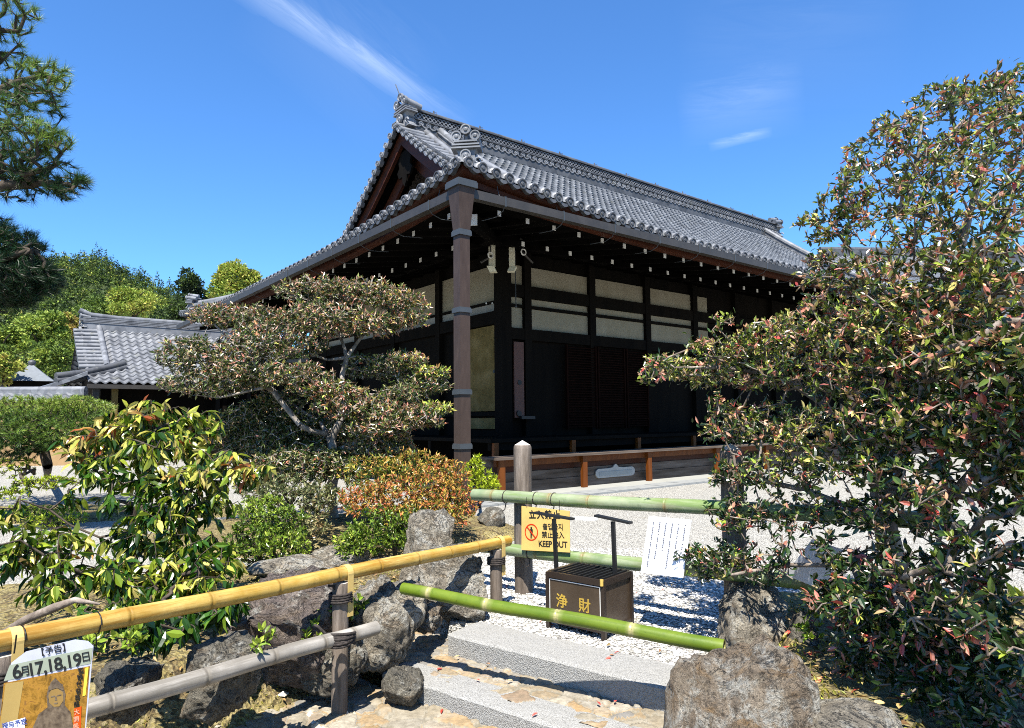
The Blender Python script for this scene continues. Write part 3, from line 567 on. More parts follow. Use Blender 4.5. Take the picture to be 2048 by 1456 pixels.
# loose pebbles on the near gravel: one uncountable mass
def pebbles(name, pts, r0, r1, mat):
    n = len(pts); ico = np.array([[0, 0, 1], [1, 0, 0], [0, 1, 0], [-1, 0, 0], [0, -1, 0], [0, 0, -.6]], float); fc = np.array([[0, 1, 2], [0, 2, 3], [0, 3, 4], [0, 4, 1], [5, 2, 1], [5, 3, 2], [5, 4, 3], [5, 1, 4]])
    r = rng.uniform(r0, r1, n); an = rng.uniform(0, 6.28, n); sc = rng.uniform(.6, 1.3, (n, 3))*r[:, None]*[1, 1, .6]
    V = ico[None]*sc[:, None]*rng.uniform(.75, 1.2, (n, 6, 1)); c, s = np.cos(an)[:, None], np.sin(an)[:, None]; V = np.stack([V[..., 0]*c-V[..., 1]*s, V[..., 0]*s+V[..., 1]*c, V[..., 2]], -1)+pts[:, None]
    mb = MB(); mb.add(V.reshape(-1, 3), (fc[None]+6*np.arange(n)[:, None, None]).reshape(-1, 3), 0, False, np.repeat(rng.uniform(0, 1, n), 6)); return tag(mb.build(name, mat), kind='stuff')
m, p, o = newmat('pebble'); a = N('ShaderNodeAttribute', attribute_name='tint'); L(ramp(a.outputs['Fac'], [(0, (.22, .21, .20)), (.3, (.50, .49, .46)), (.6, (.68, .67, .64)), (1, (.84, .83, .80))]), p.inputs['Base Color']); p.inputs['Roughness'].default_value = .9; M['pebble'] = m
pp = np.stack([rng.uniform(-.6, 2.2, 30000), rng.uniform(3.0, 6.6, 30000), np.full(30000, .003)], 1); pp = pp[qdist(pp[:, 0], pp[:, 1]) < -.30]
pp = pp[rng.random(len(pp)) < np.clip(1.5-(pp[:, 1]-3)/3.2, .15, 1)]
tag(pebbles('gravel_pebbles', pp, .006, .014, M['pebble']), 'loose white and grey gravel pebbles around the offertory box', 'gravel')
# garden beds
def bed(name, lo, hi, st, hf):
    X, Y = np.meshgrid(np.arange(lo[0], hi[0], st), np.arange(lo[1], hi[1], st), indexing='ij'); mb = MB(); mb.grid(np.stack([X, Y, hf(X, Y)], -1)); return tag(mb.build(name, M['soil']), kind='structure')
def bankh(x, y):
    e = (x-RA[0])*RM[0]+(y-RA[1])*RM[1]; t = (x-RA[0])*RT[0]+(y-RA[1])*RT[1]
    far = 2.3+1.6*sstep(3.5, 0, t); n = nz2(x, y, 1.7, 4, 3.)*.05+nz2(x, y, 9, 3, 1.)*.012
    z = -.34+.06*sstep(2.5, 0, t)*0+sstep(-.05, .75, e)*.42-.40*sstep(far-.4, far+.2, e)-.55*sstep(2.95, 3.3, t)-.10*sstep(1.6, -.5, t)
    return z+n
bed('left_bank_soil', (-6.2, .4), (.2, 6.3), .05, bankh)
def bankr(x, y):
    b = .95+.22*np.clip((y-2.6), -1.5, 2); e = x-b; n = nz2(x, y, 1.9, 4, 8.)*.05+nz2(x, y, 10, 3, 5.)*.012
    return -.42+.52*sstep(-.10, .26, e)-.45*sstep(4.5, 5.1, y)+n-.12*sstep(2.6, 1.5, y)
bed('right_bank_soil', (.7, .6), (4.6, 5.2), .05, bankr)
def isl(x, y):
    r = np.hypot((x+1.95)/2.35, (y-7.5)/1.35)+nz2(x, y, 1.1, 3, 2.)*.12; return .16*sstep(1.05, .7, r)-.05+nz2(x, y, 7, 3, 2.)*.012
bed('island_bed_soil', (-4.9, 5.6), (1.0, 9.4), .07, isl)
def isl2(x, y): r = np.hypot((x+6.2)/2.9, (y-9.3)/.9)+nz2(x, y, 1.1, 3, 7.)*.15; return .13*sstep(1.05, .6, r)-.05+nz2(x, y, 7, 3, 4.)*.012
bed('left_island_soil', (-9.6, 8), (-3, 10.6), .09, isl2)
# path of stones set in mortar (relief is real)
def paving(name, X, Y, zb, seed, cell=.115):
    r2 = np.random.default_rng(seed); x0, x1, y0, y1 = X.min()-.2, X.max()+.2, Y.min()-.2, Y.max()+.2; n = int((x1-x0)*(y1-y0)/cell**2)
    C = np.stack([r2.uniform(x0, x1, n), r2.uniform(y0, y1, n)], 1); 
    for _ in range(2):     # relax a little so that stones are of a size
        d = np.linalg.norm(C[:, None]-C[None], axis=2); np.fill_diagonal(d, 9); j = d.argmin(1); dm = d[np.arange(n), j]; C += (C-C[j])/dm[:, None]*np.clip(cell*.72-dm, 0, 1)[:, None]*.5
    P = np.stack([X.ravel(), Y.ravel()], 1); wob = np.stack([nz2(X, Y, 14, 3, seed).ravel(), nz2(X, Y, 14, 3, seed+9).ravel()], 1)*.018; Pw = P+wob; d1 = np.full(len(P), 9.); d2 = d1.copy(); idx = np.zeros(len(P), int); w_ = r2.uniform(.85, 1.3, n)
    for k in range(n):
        dk_ = np.linalg.norm(Pw-C[k], axis=1)*w_[k]; b = dk_ < d1; d2 = np.where(b, d1, np.minimum(d2, dk_)); idx[b] = k; d1 = np.where(b, dk_, d1)
    edge = np.clip((d2-d1)/.020, 0, 1); tint = np.where(edge > .45, .1+.9*r2.random(n)[idx], .03*edge); h = sstep(.1, 1, edge)*.016*r2.uniform(.4, 1.4, n)[idx]+nz2(X, Y, 30, 3, 4.).ravel()*.003+r2.uniform(-.5, .5, (n, 2))[idx, 0]*(P[:, 0]-C[idx, 0])*.12
    mb = MB(); mb.grid(np.stack([X, Y, zb+h.reshape(X.shape)], -1), 0, True, tint); return tag(mb.build(name, M['paving']), kind='structure')
def sgrid(a0, a1, q0, q1, st):
    A, Q = np.meshgrid(np.arange(a0, a1, st), np.arange(q0, q1, st), indexing='ij'); return SA[0]+SD[0]*A+SN[0]*Q, SA[1]+SD[1]*A+SN[1]*Q, Q
X, Y, Q = sgrid(-.45, 1.9, -.30, .34, .0105); paving('upper_landing_path', X, Y, -.112+0*X, 11, .10)
X, Y, Q = sgrid(-1.6, 2.6, .40, 2.6, .014); paving('stone_path', X, Y, -.196-.035*np.clip(Q-.4, 0, 3), 12, .125)
# granite steps
def step(a0, a1, q0, q1, zt, zb, label):
    mb = MB(); n = int((a1-a0)/.02); A = np.linspace(a0, a1, n)
    pr = [(q1, zb), (q1, zt-.012), (q1-.010, zt-.002), (q1-.02, zt), ((q0+q1)/2, zt+.003), (q0+.01, zt), (q0, zt-.01), (q0, zb)]
    G = np.array([[[SA[0]+SD[0]*a+SN[0]*(q+.004*noise.noise((a*9, q*30, z))), SA[1]+SD[1]*a+SN[1]*q, z+.004*noise.noise((a*11, q*20, 3.3+z))] for q, z in pr] for a in A]); mb.grid(G, 0, False); mb.add(G[0], [tuple(range(8))]); mb.add(G[-1], [tuple(range(8))[::-1]])
    return tag(mb.build('stone_step', M['granite']), label, 'step', 'granite steps of the path')
step(0.0, 1.75, -.30, 0.0, .012, -.20, 'upper granite step slab at the edge of the white gravel, under the green bamboo')
step(-.10, 1.75, .20, .415, -.098, -.30, 'lower granite step slab between the two areas of stone paving')
# ================================================================== ROCKS
def rock(c, s, mat, label, seed, facets=7, rz=0, rough=.16, sub=5, tilt=(0, 0), group=None, taper=0., box=.78, top=None):
    import bmesh
    bm = bmesh.new(); bmesh.ops.create_icosphere(bm, subdivisions=sub, radius=1.0); V = np.array([v.co for v in bm.verts]); F = np.array([[v.index for v in f.verts] for f in bm.faces]); bm.free()
    r = np.random.default_rng(seed); V = np.sign(V)*np.abs(V)**box
    if top: V[:, 2] = np.minimum(V[:, 2], top+.10*V[:, 0]*0+.06*np.sin(V[:, 0]*3)*np.cos(V[:, 1]*2))
    for _ in range(facets):
        n = r.normal(size=3); n /= np.linalg.norm(n); d = r.uniform(.58, .88); k = V@n-d; V = V-np.clip(k, 0, None)[:, None]*n*.93
    sd_ = seed*3.7
    dn = np.array([noise.fractal(Vector(v)*1.6+Vector((sd_, 0, 0)), .9, 2.1, 5)*rough-abs(noise.fractal(Vector(v)*2.6+Vector((sd_, 5, 0)), .9, 2.1, 4))*rough*.9+.04+noise.ridged_multi_fractal(Vector(v)*3.1+Vector((0, sd_, 0)), .8, 2.2, 5, 1, 2)*rough*.20+noise.fractal(Vector(v)*11+Vector((0, 0, sd_)), .8, 2.2, 4)*rough*.34 for v in V])
    U = V/np.linalg.norm(V, axis=1)[:, None]; V = V+U*dn[:, None]; V[:, :2] *= (1-taper*V[:, 2:]); V = V*np.asarray(s)
    R_ = np.array(Matrix.Rotation(rz, 3, 'Z') @ Matrix.Rotation(tilt[0], 3, 'X') @ Matrix.Rotation(tilt[1], 3, 'Y')); V = V@R_.T
    mb = MB(); mb.add(V, F, 0, True); o = mb.build('rock', M[mat]); o.location = tuple(float(q) for q in c); tag(o, label, 'rock', group); return o
def rpx(x0, x1, y0, y1, Y, dy, mat, label, seed, k=.12, **kw):
    # a rock whose outline spans these pixels at depth Y; dy = half depth
    c = at((x0+x1)/2, (y0+y1)/2, Y); sx = (x1-x0)/2*Y/FPX; sz = (y1-y0)/2*Y/FPX; return rock(c, (sx*(1+k), dy, sz*(1+k)), mat, label, seed, **kw)
rpx(1350, 1618, 1266, 1690, 2.62, .25, 'rockwarm', 'big warm brown lichen-spotted boulder at the right end of the green bamboo', 21, k=.0, facets=4, rough=.11, taper=.14, box=.62, top=.70)
rpx(790, 918, 1026, 1235, 4.95, .24, 'rockpale', 'tall pale standing rock beside the orange shrub, behind the yellow rail', 52, k=.16, facets=14)
rpx(832, 968, 1110, 1245, 4.45, .24, 'rockpale', 'pale rock below the yellow rail, left of the second rail post', 23, k=.14, facets=8)
rpx(704, 834, 1145, 1325, 3.86, .20, 'rockpale', 'pointed speckled rock that the left end of the green bamboo rests on', 24, k=.13, facets=10)
rpx(770, 836, 1338, 1412, 3.55, .11, 'rockgrey', 'small smooth dark grey stone at the left end of the lower step', 45, k=.12, facets=9, rough=.10, tilt=(.3, .4))
rpx(826, 886, 1215, 1262, 4.15, .10, 'rockwarm', 'small tan stone wedged at the left end of the upper step', 26, k=.12)
rpx(470, 720, 1160, 1350, 3.75, .34, 'rockpurple', 'large purplish grey rock behind the middle rail post', 27, k=.10, facets=9)
rpx(380, 500, 1262, 1405, 3.05, .20, 'rockgrey', 'angular grey rock crossed by the lower grey rail', 28, k=.14, facets=10)
rpx(205, 300, 1325, 1425, 2.80, .16, 'rockgrey', 'dark jagged rock just right of the poster', 29, k=.14, facets=12)
rpx(610, 720, 1260, 1370, 3.62, .14, 'rockgrey', 'dark rock low behind the middle rail post', 30, k=.1)
rpx(515, 655, 1112, 1155, 5.3, .30, 'rockpale', 'flat pale rock in front of the low green shrubs', 31, k=.1, rough=.1)
rpx(620, 745, 1095, 1140, 5.7, .30, 'rockpale', 'flat white rock beneath the reddish leaf litter', 32, k=.1, rough=.1)
rpx(1440, 1570, 1185, 1330, 3.75, .20, 'rockpale', 'grey rock at the foot of the right fence post', 33, k=.12, facets=9)
rpx(1580, 1625, 1240, 1330, 3.55, .10, 'rockgrey', 'thin upright grey stone under the big right shrub', 36, k=.14)
rpx(1620, 1800, 1425, 1500, 2.42, .16, 'rockpale', 'flat cream stone right of the big boulder at the bottom edge', 34, k=.1, rough=.08)
rpx(956, 1006, 1018, 1060, 7.6, .25, 'rockgrey', 'block-shaped grey stone by the end of the pale bamboo rail', 35, k=.1, rough=.06)
# small loose stones along the path edge
pts = []
for _ in range(260):
    t = rng.uniform(.2, 2.9); e = rng.normal(.08, .14); q = RA+RT*t+RM*e; pts.append((q[0], q[1], float(bankh(np.array([q[0]]), np.array([q[1]]))[0])+.006 if e > .1 else -.20-.02*(2.9-t)*.5))
m, p, o = newmat('path_chip'); a = N('ShaderNodeAttribute', attribute_name='tint'); L(ramp(a.outputs['Fac'], [(0, (.30, .27, .22)), (.4, (.55, .46, .33)), (.7, (.66, .60, .50)), (1, (.42, .40, .38))]), p.inputs['Base Color']); bump(p, tex(60, 5), .6, .01); M['chip'] = m
tag(pebbles('edge_stones', np.array(pts), .015, .05, M['chip']), 'loose tan stones scattered along the foot of the left bank', 'stones')
# driftwood-like weathered root at the left
rt = MB()
for k, (pts, r) in enumerate([([(-10, 1275), (50, 1240), (110, 1215), (150, 1200), (200, 1208)], (.012, .018, .020, .014, .004))]):
    rt.tube([at(x, y, 3.05+.02*k)+[0, 0, .0] for x, y in pts], np.array(r), 9)
tag(rt.build('weathered_root', M['midbark']), 'bleached twisted root lying above the left rail', 'root')

# ================================================================== BAMBOO
def bamboo(mb, a, b, r, nodes, n=20, m=0, bend=0.0):
    a, b = np.asarray(a, float), np.asarray(b, float); ln = np.linalg.norm(b-a); t = [0.]; 
    for k in nodes: t += [k-.016/ln, k-.007/ln, k-.003/ln, k+.003/ln, k+.007/ln, k+.016/ln]
    t = np.array(sorted(t+[1.]+list(np.linspace(.03, .97, 22)))); rad = np.ones_like(t); ti = np.zeros_like(t)
    for k in nodes:
        d = np.abs(t-k)*ln; rad += np.where(d < .0045, -.03, 0)+np.where((d > .0055) & (d < .010), .05, 0); ti = np.maximum(ti, np.where(d < .010, 1., np.where(d < .02, .35, 0)))
    sag = -bend*4*t*(1-t); P = a+(b-a)*t[:, None]; P[:, 2] += sag; P += np.stack([.002*np.sin(t*13), .002*np.cos(t*9), .003*np.sin(t*11+1)], 1); mb.tube(P, r*rad, n, m, True, False, ti)
    for e, q in ((P[0], 1), (P[-1], -1)):   # hollow ends
        d = (b-a)/ln*q; u_ = np.cross(d, [0, 0, 1.]); u_ /= np.linalg.norm(u_); v_ = np.cross(u_, d); an = np.linspace(0, 2*math.pi, n+1); c = lambda rr, dd: e+d*dd+rr*(np.cos(an)[:, None]*u_+np.sin(an)[:, None]*v_); mb.grid(np.stack([c(r, 0), c(r*.80, 0), c(r*.78, .05), c(.001, .05)]), m, False, np.repeat([.6, .8, 1, 1], n+1))
def knotrope(mb, c, ax, r, k=4, gap=.012, th=.006):
    ax = np.asarray(ax, float); ax /= np.linalg.norm(ax); e = np.cross(ax, [0, 0, 1.]) if abs(ax[2]) < .9 else np.array([1., 0, 0]); e /= np.linalg.norm(e); f = np.cross(ax, e); an = np.linspace(0, 2*math.pi*k, 14*k)
    mb.tube(np.asarray(c)+(np.cos(an)[:, None]*e+np.sin(an)[:, None]*f)*(r+th*.6)+ax*(an[:, None]/(2*math.pi)-k/2)*gap, th, 6)
def woodpost(mb, base, h, r, seed, top='flat', n=18):
    zs = np.concatenate([np.linspace(-.15, h-.03, 16), [h-.012, h]]); an = np.linspace(0, 2*math.pi, n+1); rr = np.ones(len(zs)); rr[-2:] = .97, (.9 if top == 'flat' else .88)
    P = np.array([[[base[0]+math.cos(a)*r*q*(1+.05*noise.noise((math.cos(a)*2+seed, math.sin(a)*2, z*1.2))+.025*noise.noise((math.cos(a)*7, math.sin(a)*7+seed, z*2))), base[1]+math.sin(a)*r*q*(1+.05*noise.noise((math.cos(a)*2+seed, math.sin(a)*2, z*1.2))), base[2]+z] for a in an] for z, q in zip(zs, rr)]); P[:, -1] = P[:, 0]
    mb.grid(P); tip = [base[0], base[1], base[2]+h+(.035 if top != 'flat' else .002)]; mb.add(np.vstack([P[-1, :-1], [tip]]), [(i, (i+1) % n, n) for i in range(n)], 1)
M['cutwood'] = pmat('pale_cut_wood', [(.3, (.42, .38, .33)), (.7, (.62, .58, .52))], 20, 6, .8, .3, .004)
# --- yellow hand rail
yr = thing('bamboo_handrail', (-1.0, 3.3, -.2), 'low handrail of yellow bamboo on stubby wooden posts with a weathered grey lower pole', 'handrail')
P0, P1 = at(-40, 1293, 2.30), at(1016, 1081, 4.60); dv = (P1-P0)/np.linalg.norm(P1-P0)
mb = MB(); bamboo(mb, P0, P1, .036, [.035, .16, .275, .39, .505, .60, .70, .795, .885]); yrail = mb.build('top_rail', M['bamyellow'], yr)
q0, q1 = at(60, 1452, 2.30), at(752, 1255, 3.50); mb = MB(); bamboo(mb, q0, q1, .034, [.16, .40, .60, .78, .90]); mb.build('lower_rail', M['bamgrey'], yr)
def on_rail(px, A=P0, B=P1):
    best = min(np.linspace(0, 1, 400), key=lambda t: abs(projx(A+(B-A)*t)-px)); return A+(B-A)*best
def projx(P): d = np.asarray(P)-CAM; return 1024+FPX*(d@_R)/(d@_F)
for px, base, r, seed in ((682, -.22, .040, 1.), (992, -.02, .040, 2.), (6, -.30, .040, 3.)):
    c = on_rail(px); pm = MB(); woodpost(pm, (c[0], c[1], base), c[2]-.042-base, r, seed); pst = pm.build('post', [M['postwood'], M['cutwood']], yr)
    bd_ = MB(); e = np.cross(dv, [0, 0, 1.]); e /= np.linalg.norm(e); a = np.linspace(-.2, math.pi+.2, 15); wv = dv*.017
    arc = [c+e*.039*np.cos(t)+np.array([0, 0, 1.])*.039*np.sin(t) for t in a]; arc = [arc[0]+[0, 0, -.20], arc[0]+[0, 0, -.06]]+arc+[arc[-1]+[0, 0, -.06], arc[-1]+[0, 0, -.20]]
    off = dv*.03; G = np.stack([np.array(arc)-wv+off, np.array(arc)+wv+off]); o_ = np.stack([e*.004*np.cos(t)+np.array([0, 0, .004])*np.sin(t) for t in np.concatenate([[0, 0], np.clip(a, 0, math.pi), [math.pi]*2])]); bd_.grid(np.stack([G[0], G[0]+o_, G[1]+o_, G[1], G[0]]), 0, False); bd_.build('bent_strip', M['bambandyellow'], yr)
    rp = MB(); knotrope(rp, c+[0, 0, -.115], (0, 0, 1), .052, 4); 
    for sg in (-1, 1): rp.tube([c+[0, 0, -.11], c+dv*.05*sg+[0, 0, -.05], c+dv*.075*sg+[0, 0, -.045]], .007, 6)
    rp.build('rope_tie', M['rope'], yr)
c = on_rail(680, q0, q1); rp = MB()
for k in (-1, 0, 1): knotrope(rp, c+[0, 0, .01*k], (.15*k+.2, .2*k, 1), .062, 2, .014, .007)
rp.tube([c+[-.05, -.04, .02], c+[-.09, -.06, .07], c+[-.11, -.05, .075]], .007, 6); rp.build('rope_tie', M['rope'], yr)
for px in (40, 192): wi = MB(); c = on_rail(px); knotrope(wi, c, dv, .038, 1, .004, .0025); wi.tube([c+[0, 0, -.040], c+[.004, 0, -.09]], .0025, 4); wi.build('wire_tie', M['iron'], yr)
# --- fresh green bamboo lying across the steps
gb = MB(); g0, g1 = at(806, 1178, 3.72), at(1448, 1293, 2.92); bamboo(gb, g0, g1, .031, [.105, .315, .545, .765]); tag(gb.build('bamboo_pole', M['bamgreen']), 'fresh green bamboo pole laid as a barrier across the steps between two rocks', 'bamboo pole')
# --- keep-out fence with two pale bamboo rails
fa, fb = gz(1048, 1184), gz(1475, 1266); fdir = (fb-fa)/np.linalg.norm(fb-fa); fn = np.array([fdir[1], -fdir[0], 0.]); fn = fn if fn@(CAM-fa) > 0 else -fn
fe = thing('bamboo_fence', fa, 'two-rail fence of thick pale green bamboo on rough wooden posts at the gravel court', 'fence')
for c, h, sd_, r in ((fa, 1.06, 5., .066), (fb, 1.06, 7., .066)): pm = MB(); woodpost(pm, c, h, r, sd_, 'peak'); pm.build('post', [M['postwood'], M['cutwood']], fe)
ra = fa+fn*.115
def fpt(px, py, o=0.): 
    r = prow(px, py); t = ((ra+fn*o-CAM)@fn)/(r@fn); return CAM+r*t
for (x0, y0), (x1, y1), r, nd, nm in (((948, 990), (1900, 1042), .043, [.065, .235, .34, .52, .66, .80, .92], 'top_rail'), ((962, 1094), (1900, 1195), .043, [.18, .31, .47, .62, .78, .9], 'lower_rail')):
    mb = MB(); a, b = fpt(x0, y0), fpt(x1, y1); b = a+(b-a)*min(1, 3.6/np.linalg.norm(b-a)); bamboo(mb, a, b, r, nd, 22); rl = mb.build(nm, M['bampale'], fe)
    for px in (1012, 1072, 1108) if nm == 'top_rail' else (1010, 1060): 
        c = on_rail(px, a, b); wi = MB(); knotrope(wi, c, b-a, r, 1, .004, .0035); wi.tube([c+[0, 0, -r], c+[-.01, 0, -r-.05], c+[-.03, 0, -r-.06]], .004, 5); wi.build('wire_tie', M['rope'], rl)
# ================================================================== WRITING
def text(s, o, ex, ey, size, mat, parent, bold=0., align='CENTER', name='lettering', spc=1., depth=.0006):
    cu = bpy.data.curves.new(name, 'FONT'); cu.body = s; cu.size = size; cu.extrude = depth; cu.space_character = spc; cu.offset = bold; cu.align_x = align; cu.align_y = 'CENTER'; cu.materials.append(mat)
    ob = bpy.data.objects.new(name, cu); COL.objects.link(ob); ex = np.array(ex, float); ey = np.array(ey, float); ex /= np.linalg.norm(ex); ey = ey-ex*(ex@ey); ey /= np.linalg.norm(ey); ez = np.cross(ex, ey)
    Mx = np.eye(4); Mx[:3, 0], Mx[:3, 1], Mx[:3, 2], Mx[:3, 3] = ex, ey, ez, np.asarray(o)
    me = bpy.data.meshes.new_from_object(ob.evaluated_get(bpy.context.evaluated_depsgraph_get())); bpy.data.objects.remove(ob); bpy.data.curves.remove(cu); me.name = name
    V = np.empty(len(me.vertices)*3, np.float32); me.vertices.foreach_get('co', V); V = V.reshape(-1, 3)@(INV.get(parent.name, np.eye(4))@Mx)[:3, :3].T+(INV.get(parent.name, np.eye(4))@Mx)[:3, 3]; me.vertices.foreach_set('co', V.astype(np.float32).ravel()); me.update()
    ob = bpy.data.objects.new(name, me); COL.objects.link(ob); ob.parent = parent; return ob
M['ink'] = flat('black_ink', (.012, .012, .012), .6); M['signyellow'] = flat('yellow_sign', (.74, .52, .21), .5); M['signred'] = flat('red_ink', (.72, .05, .02), .5); M['paper'] = flat('white_paper', (.80, .81, .84), .6); M['gold'] = flat('gold_lettering', (.46, .32, .09), .4, .6)
# keep-out sign hung from the top rail
c00, c10, c11, c01 = fpt(1043, 1100, .06), fpt(1140, 1105, .06), fpt(1139, 1022, .06), fpt(1043, 1012, .06)
sg = thing('keep_out_sign', (c00+c10)/2, 'yellow keep-out sign with a red barred figure, hung on the pale bamboo fence', 'sign')
nrm = np.cross(c10-c00, c01-c00); nrm /= np.linalg.norm(nrm); nrm = nrm if nrm@(CAM-c00) > 0 else -nrm
mb = MB(); mb.hexa([c00-nrm*.004, c10-nrm*.004, c11-nrm*.004, c01-nrm*.004, c00, c10, c11, c01]); mb.build('board', M['signyellow'], sg)
def sp(u_, v_, d=.0015): return (c00*(1-u_)*(1-v_)+c10*u_*(1-v_)+c11*u_*v_+c01*(1-u_)*v_)+nrm*d
ex, ey = c10-c00, c01-c00; SW, SH = np.linalg.norm(ex), np.linalg.norm(ey)
text('立入禁止', sp(.49, .84), ex, ey, SH*.20, M['ink'], sg, .0016, spc=1.25)
text('출입금지', sp(.665, .575), ex, ey, SH*.155, M['ink'], sg, .0004)
text('禁止进入', sp(.665, .385), ex, ey, SH*.155, M['ink'], sg, .0004)
text('KEEP OUT', sp(.66, .17), ex, ey, SH*.185, M['ink'], sg, .0008, spc=.92)
an = np.linspace(0, 2*math.pi, 33); cc = sp(.215, .42); exn, eyn = ex/SW, ey/SH; R_ = SH*.19; mb = MB(); mb.grid(np.stack([cc+R_*(np.cos(an)[:, None]*exn+np.sin(an)[:, None]*eyn), cc+R_*.86*(np.cos(an)[:, None]*exn+np.sin(an)[:, None]*eyn)]), 0, False)
b1 = (exn-eyn)/math.sqrt(2); b2 = (exn+eyn)/math.sqrt(2); mb.obox(cc+nrm*.0012, b1*R_*.9, b2*R_*.06, nrm*.0004); mb.build('prohibition_ring', M['signred'], sg)
mb = MB()
mb.add([cc+nrm*.0006+R_*(.13*math.cos(t)*exn+(.52+.13*math.sin(t))*eyn) for t in np.linspace(0, 6.28, 13)[:-1]], [tuple(range(12))])
for a, b, w0, w1 in (((-.17, .34), (.17, .34), 0, 0),): mb.add([cc+nrm*.0006+R_*(x*exn+y*eyn) for x, y in ((-.22, .36), (-.24, -.05), (-.15, -.05), (-.13, .22), (-.12, -.70), (-.02, -.70), (0, -.1), (.02, -.70), (.12, -.70), (.13, .22), (.15, -.05), (.24, -.05), (.22, .36))], [(0, 1, 2, 3), (0, 3, 9, 12), (12, 9, 10, 11), (3, 4, 5, 6), (6, 7, 8, 9), (3, 6, 9)])
mb.build('figure', M['ink'], sg)
mb = MB()
for u_ in (.12, .80): a = sp(u_, .98); mb.tube([a, a+[0, 0, .07]], .002, 4)
mb.build('hanging_wire', M['iron'], sg)
# white notice boards leaning on the lower rail
def notice(pts, lean, label, lines):
    q = [fpt(*p, o) for p, o in zip(pts, lean)]; t = thing('notice_board', (q[0]+q[1])/2, label, 'notice', 'white notice boards on the fence'); n = np.cross(q[1]-q[0], q[3]-q[0]); n /= np.linalg.norm(n); n = n if n@(CAM-q[0]) > 0 else -n
    mb = MB(); mb.hexa([c-n*.005 for c in q]+q); mb.build('panel', M['paper'], t)
    mb = MB()
    for k in range(lines):
        u_ = .14+.74*k/max(1, lines-1); v = .90
        while v > .10+.15*((k*7) % 3):
            a = (q[0]*(1-u_)+q[1]*u_)*(1-v)+(q[3]*(1-u_)+q[2]*u_)*v+n*.0012; e = (q[1]-q[0])*.015; f = (q[3]-q[0])*.010; mb.obox(a, e, f, n*.0004); v -= .030 if rng.random() < .8 else .06
    if lines: mb.build('writing', flat('grey_ink', (.12, .12, .14), .7), t)
notice([(1281, 1145), (1366, 1156), (1383, 1040), (1298, 1032)], (.20, .20, .12, .12), 'white notice board with columns of small writing on the fence beside the right shrub', 6)
notice([(1570, 1150), (1650, 1182), (1684, 1100), (1624, 1078)], (.09, .09, .16, .16), 'blank white board on the fence, half hidden behind the right shrub', 0)
# ================================================================== OFFERTORY BOX
bx0, bx1, bx2 = gz(1092, 1256), gz(1210, 1284), gz(1262, 1254)      # front left, front right, back right feet
ux = (bx1-bx0); bw = np.linalg.norm(ux); ux /= bw; uy = np.array([-ux[1], ux[0], 0]); bdp = max(.24, abs((bx2-bx1)@uy)); HB = .335
ob = thing('offertory_box', (bx0+bx1)/2+uy*bdp/2, 'dark brown metal offertory box with gold characters and a slatted top, on the gravel', 'offertory box')
M['boxbrown'] = pmat('brown_box_metal', [(.3, (.050, .036, .024)), (.7, (.075, .055, .038))], 5, 5, .35, .05, .002, spec=.6)
M['boxdark'] = flat('dark_box_frame', (.028, .020, .015), .35, .6)
bp = lambda x, y, z: bx0+ux*x+uy*y+np.array([0, 0, z])
def bbox(mb, x0, x1, y0, y1, z0, z1): mb.hexa([bp(x0, y0, z0), bp(x1, y0, z0), bp(x1, y1, z0), bp(x0, y1, z0), bp(x0, y0, z1), bp(x1, y0, z1), bp(x1, y1, z1), bp(x0, y1, z1)])
mb = MB(); bbox(mb, .014, bw-.014, .012, bdp-.012, .05, HB-.03); mb.build('body', M['boxbrown'], ob)
mb = MB(); s = .012
for x in (0, bw-2*s):
    for y in (0, bdp-2*s): bbox(mb, x, x+2*s, y, y+2*s, 0, HB-.004)
for z0, z1 in ((.04, .058), (HB-.034, HB)):
    bbox(mb, 2*s, bw-2*s, .002, .018, z0, z1); bbox(mb, 2*s, bw-2*s, bdp-.018, bdp-.002, z0, z1); bbox(mb, .002, .018, 2*s, bdp-2*s, z0, z1); bbox(mb, bw-.018, bw-.002, 2*s, bdp-2*s, z0, z1)
mb.build('frame', M['boxdark'], ob)
mb = MB()
for x in np.linspace(.035, bw-.035, 10): bbox(mb, x-.006, x+.006, .02, bdp-.02, HB-.022, HB+.004)
mb.build('grille', M['iron'], ob)
mb = MB(); t_ = .003; 
for x0, x1, z0, z1 in ((.022, bw-.030, HB-.045, HB-.041), (.022, .026, .06, HB-.046), (bw-.034, bw-.030, .06, HB-.046)): bbox(mb, x0, x1, .007, .0115, z0, z1)
mb.build('white_pinstripe', M['white'], ob)
for ch, fx_ in (('浄', .27), ('財', .66)): text(ch, bp(bw*fx_, .0105, HB*.50), ux, (0, 0, 1), .085, M['gold'], ob, .0012)
mb = MB(); mb.tube([bp(bw-.014, .0, HB+.004), bp(bw-.014, .0, HB-.03)], .011, 10); mb.build('padlock_stub', M['brass'], ob)
# T-shaped stands fixed behind the box, with a clear plate between them
for (xb, yb), (xt, yt), xl, xr in (((1116, 1140), (1108, 1038), (1070, 1027), (1146, 1040)), ((1232, 1150), (1226, 1043), (1192, 1033), (1262, 1048))):
    Yd = float((bx0+ux*bw*.2+uy*bdp*.75)[1]) if xb < 1200 else float((bx0+ux*bw*.98+uy*bdp*.62)[1]); mb = MB(); a = at(xb, yb, Yd); a[2] = .02; b = at(xt, yt, Yd); a[:2] = b[:2]+(at(xb, yb, Yd)-at(xt, yt, Yd))[:2]*1.0; d = (b-a)/np.linalg.norm(b-a); mb.obox((a+b)/2, ux*.011, uy*.009, (b-a)/2)
    l_, r_ = at(*xl, Yd), at(*xr, Yd); mb.obox((l_+r_)/2+[0, 0, .006], (r_-l_)/2, uy*.022, (0, 0, .006)); mb.build('stand', M['iron'], ob)
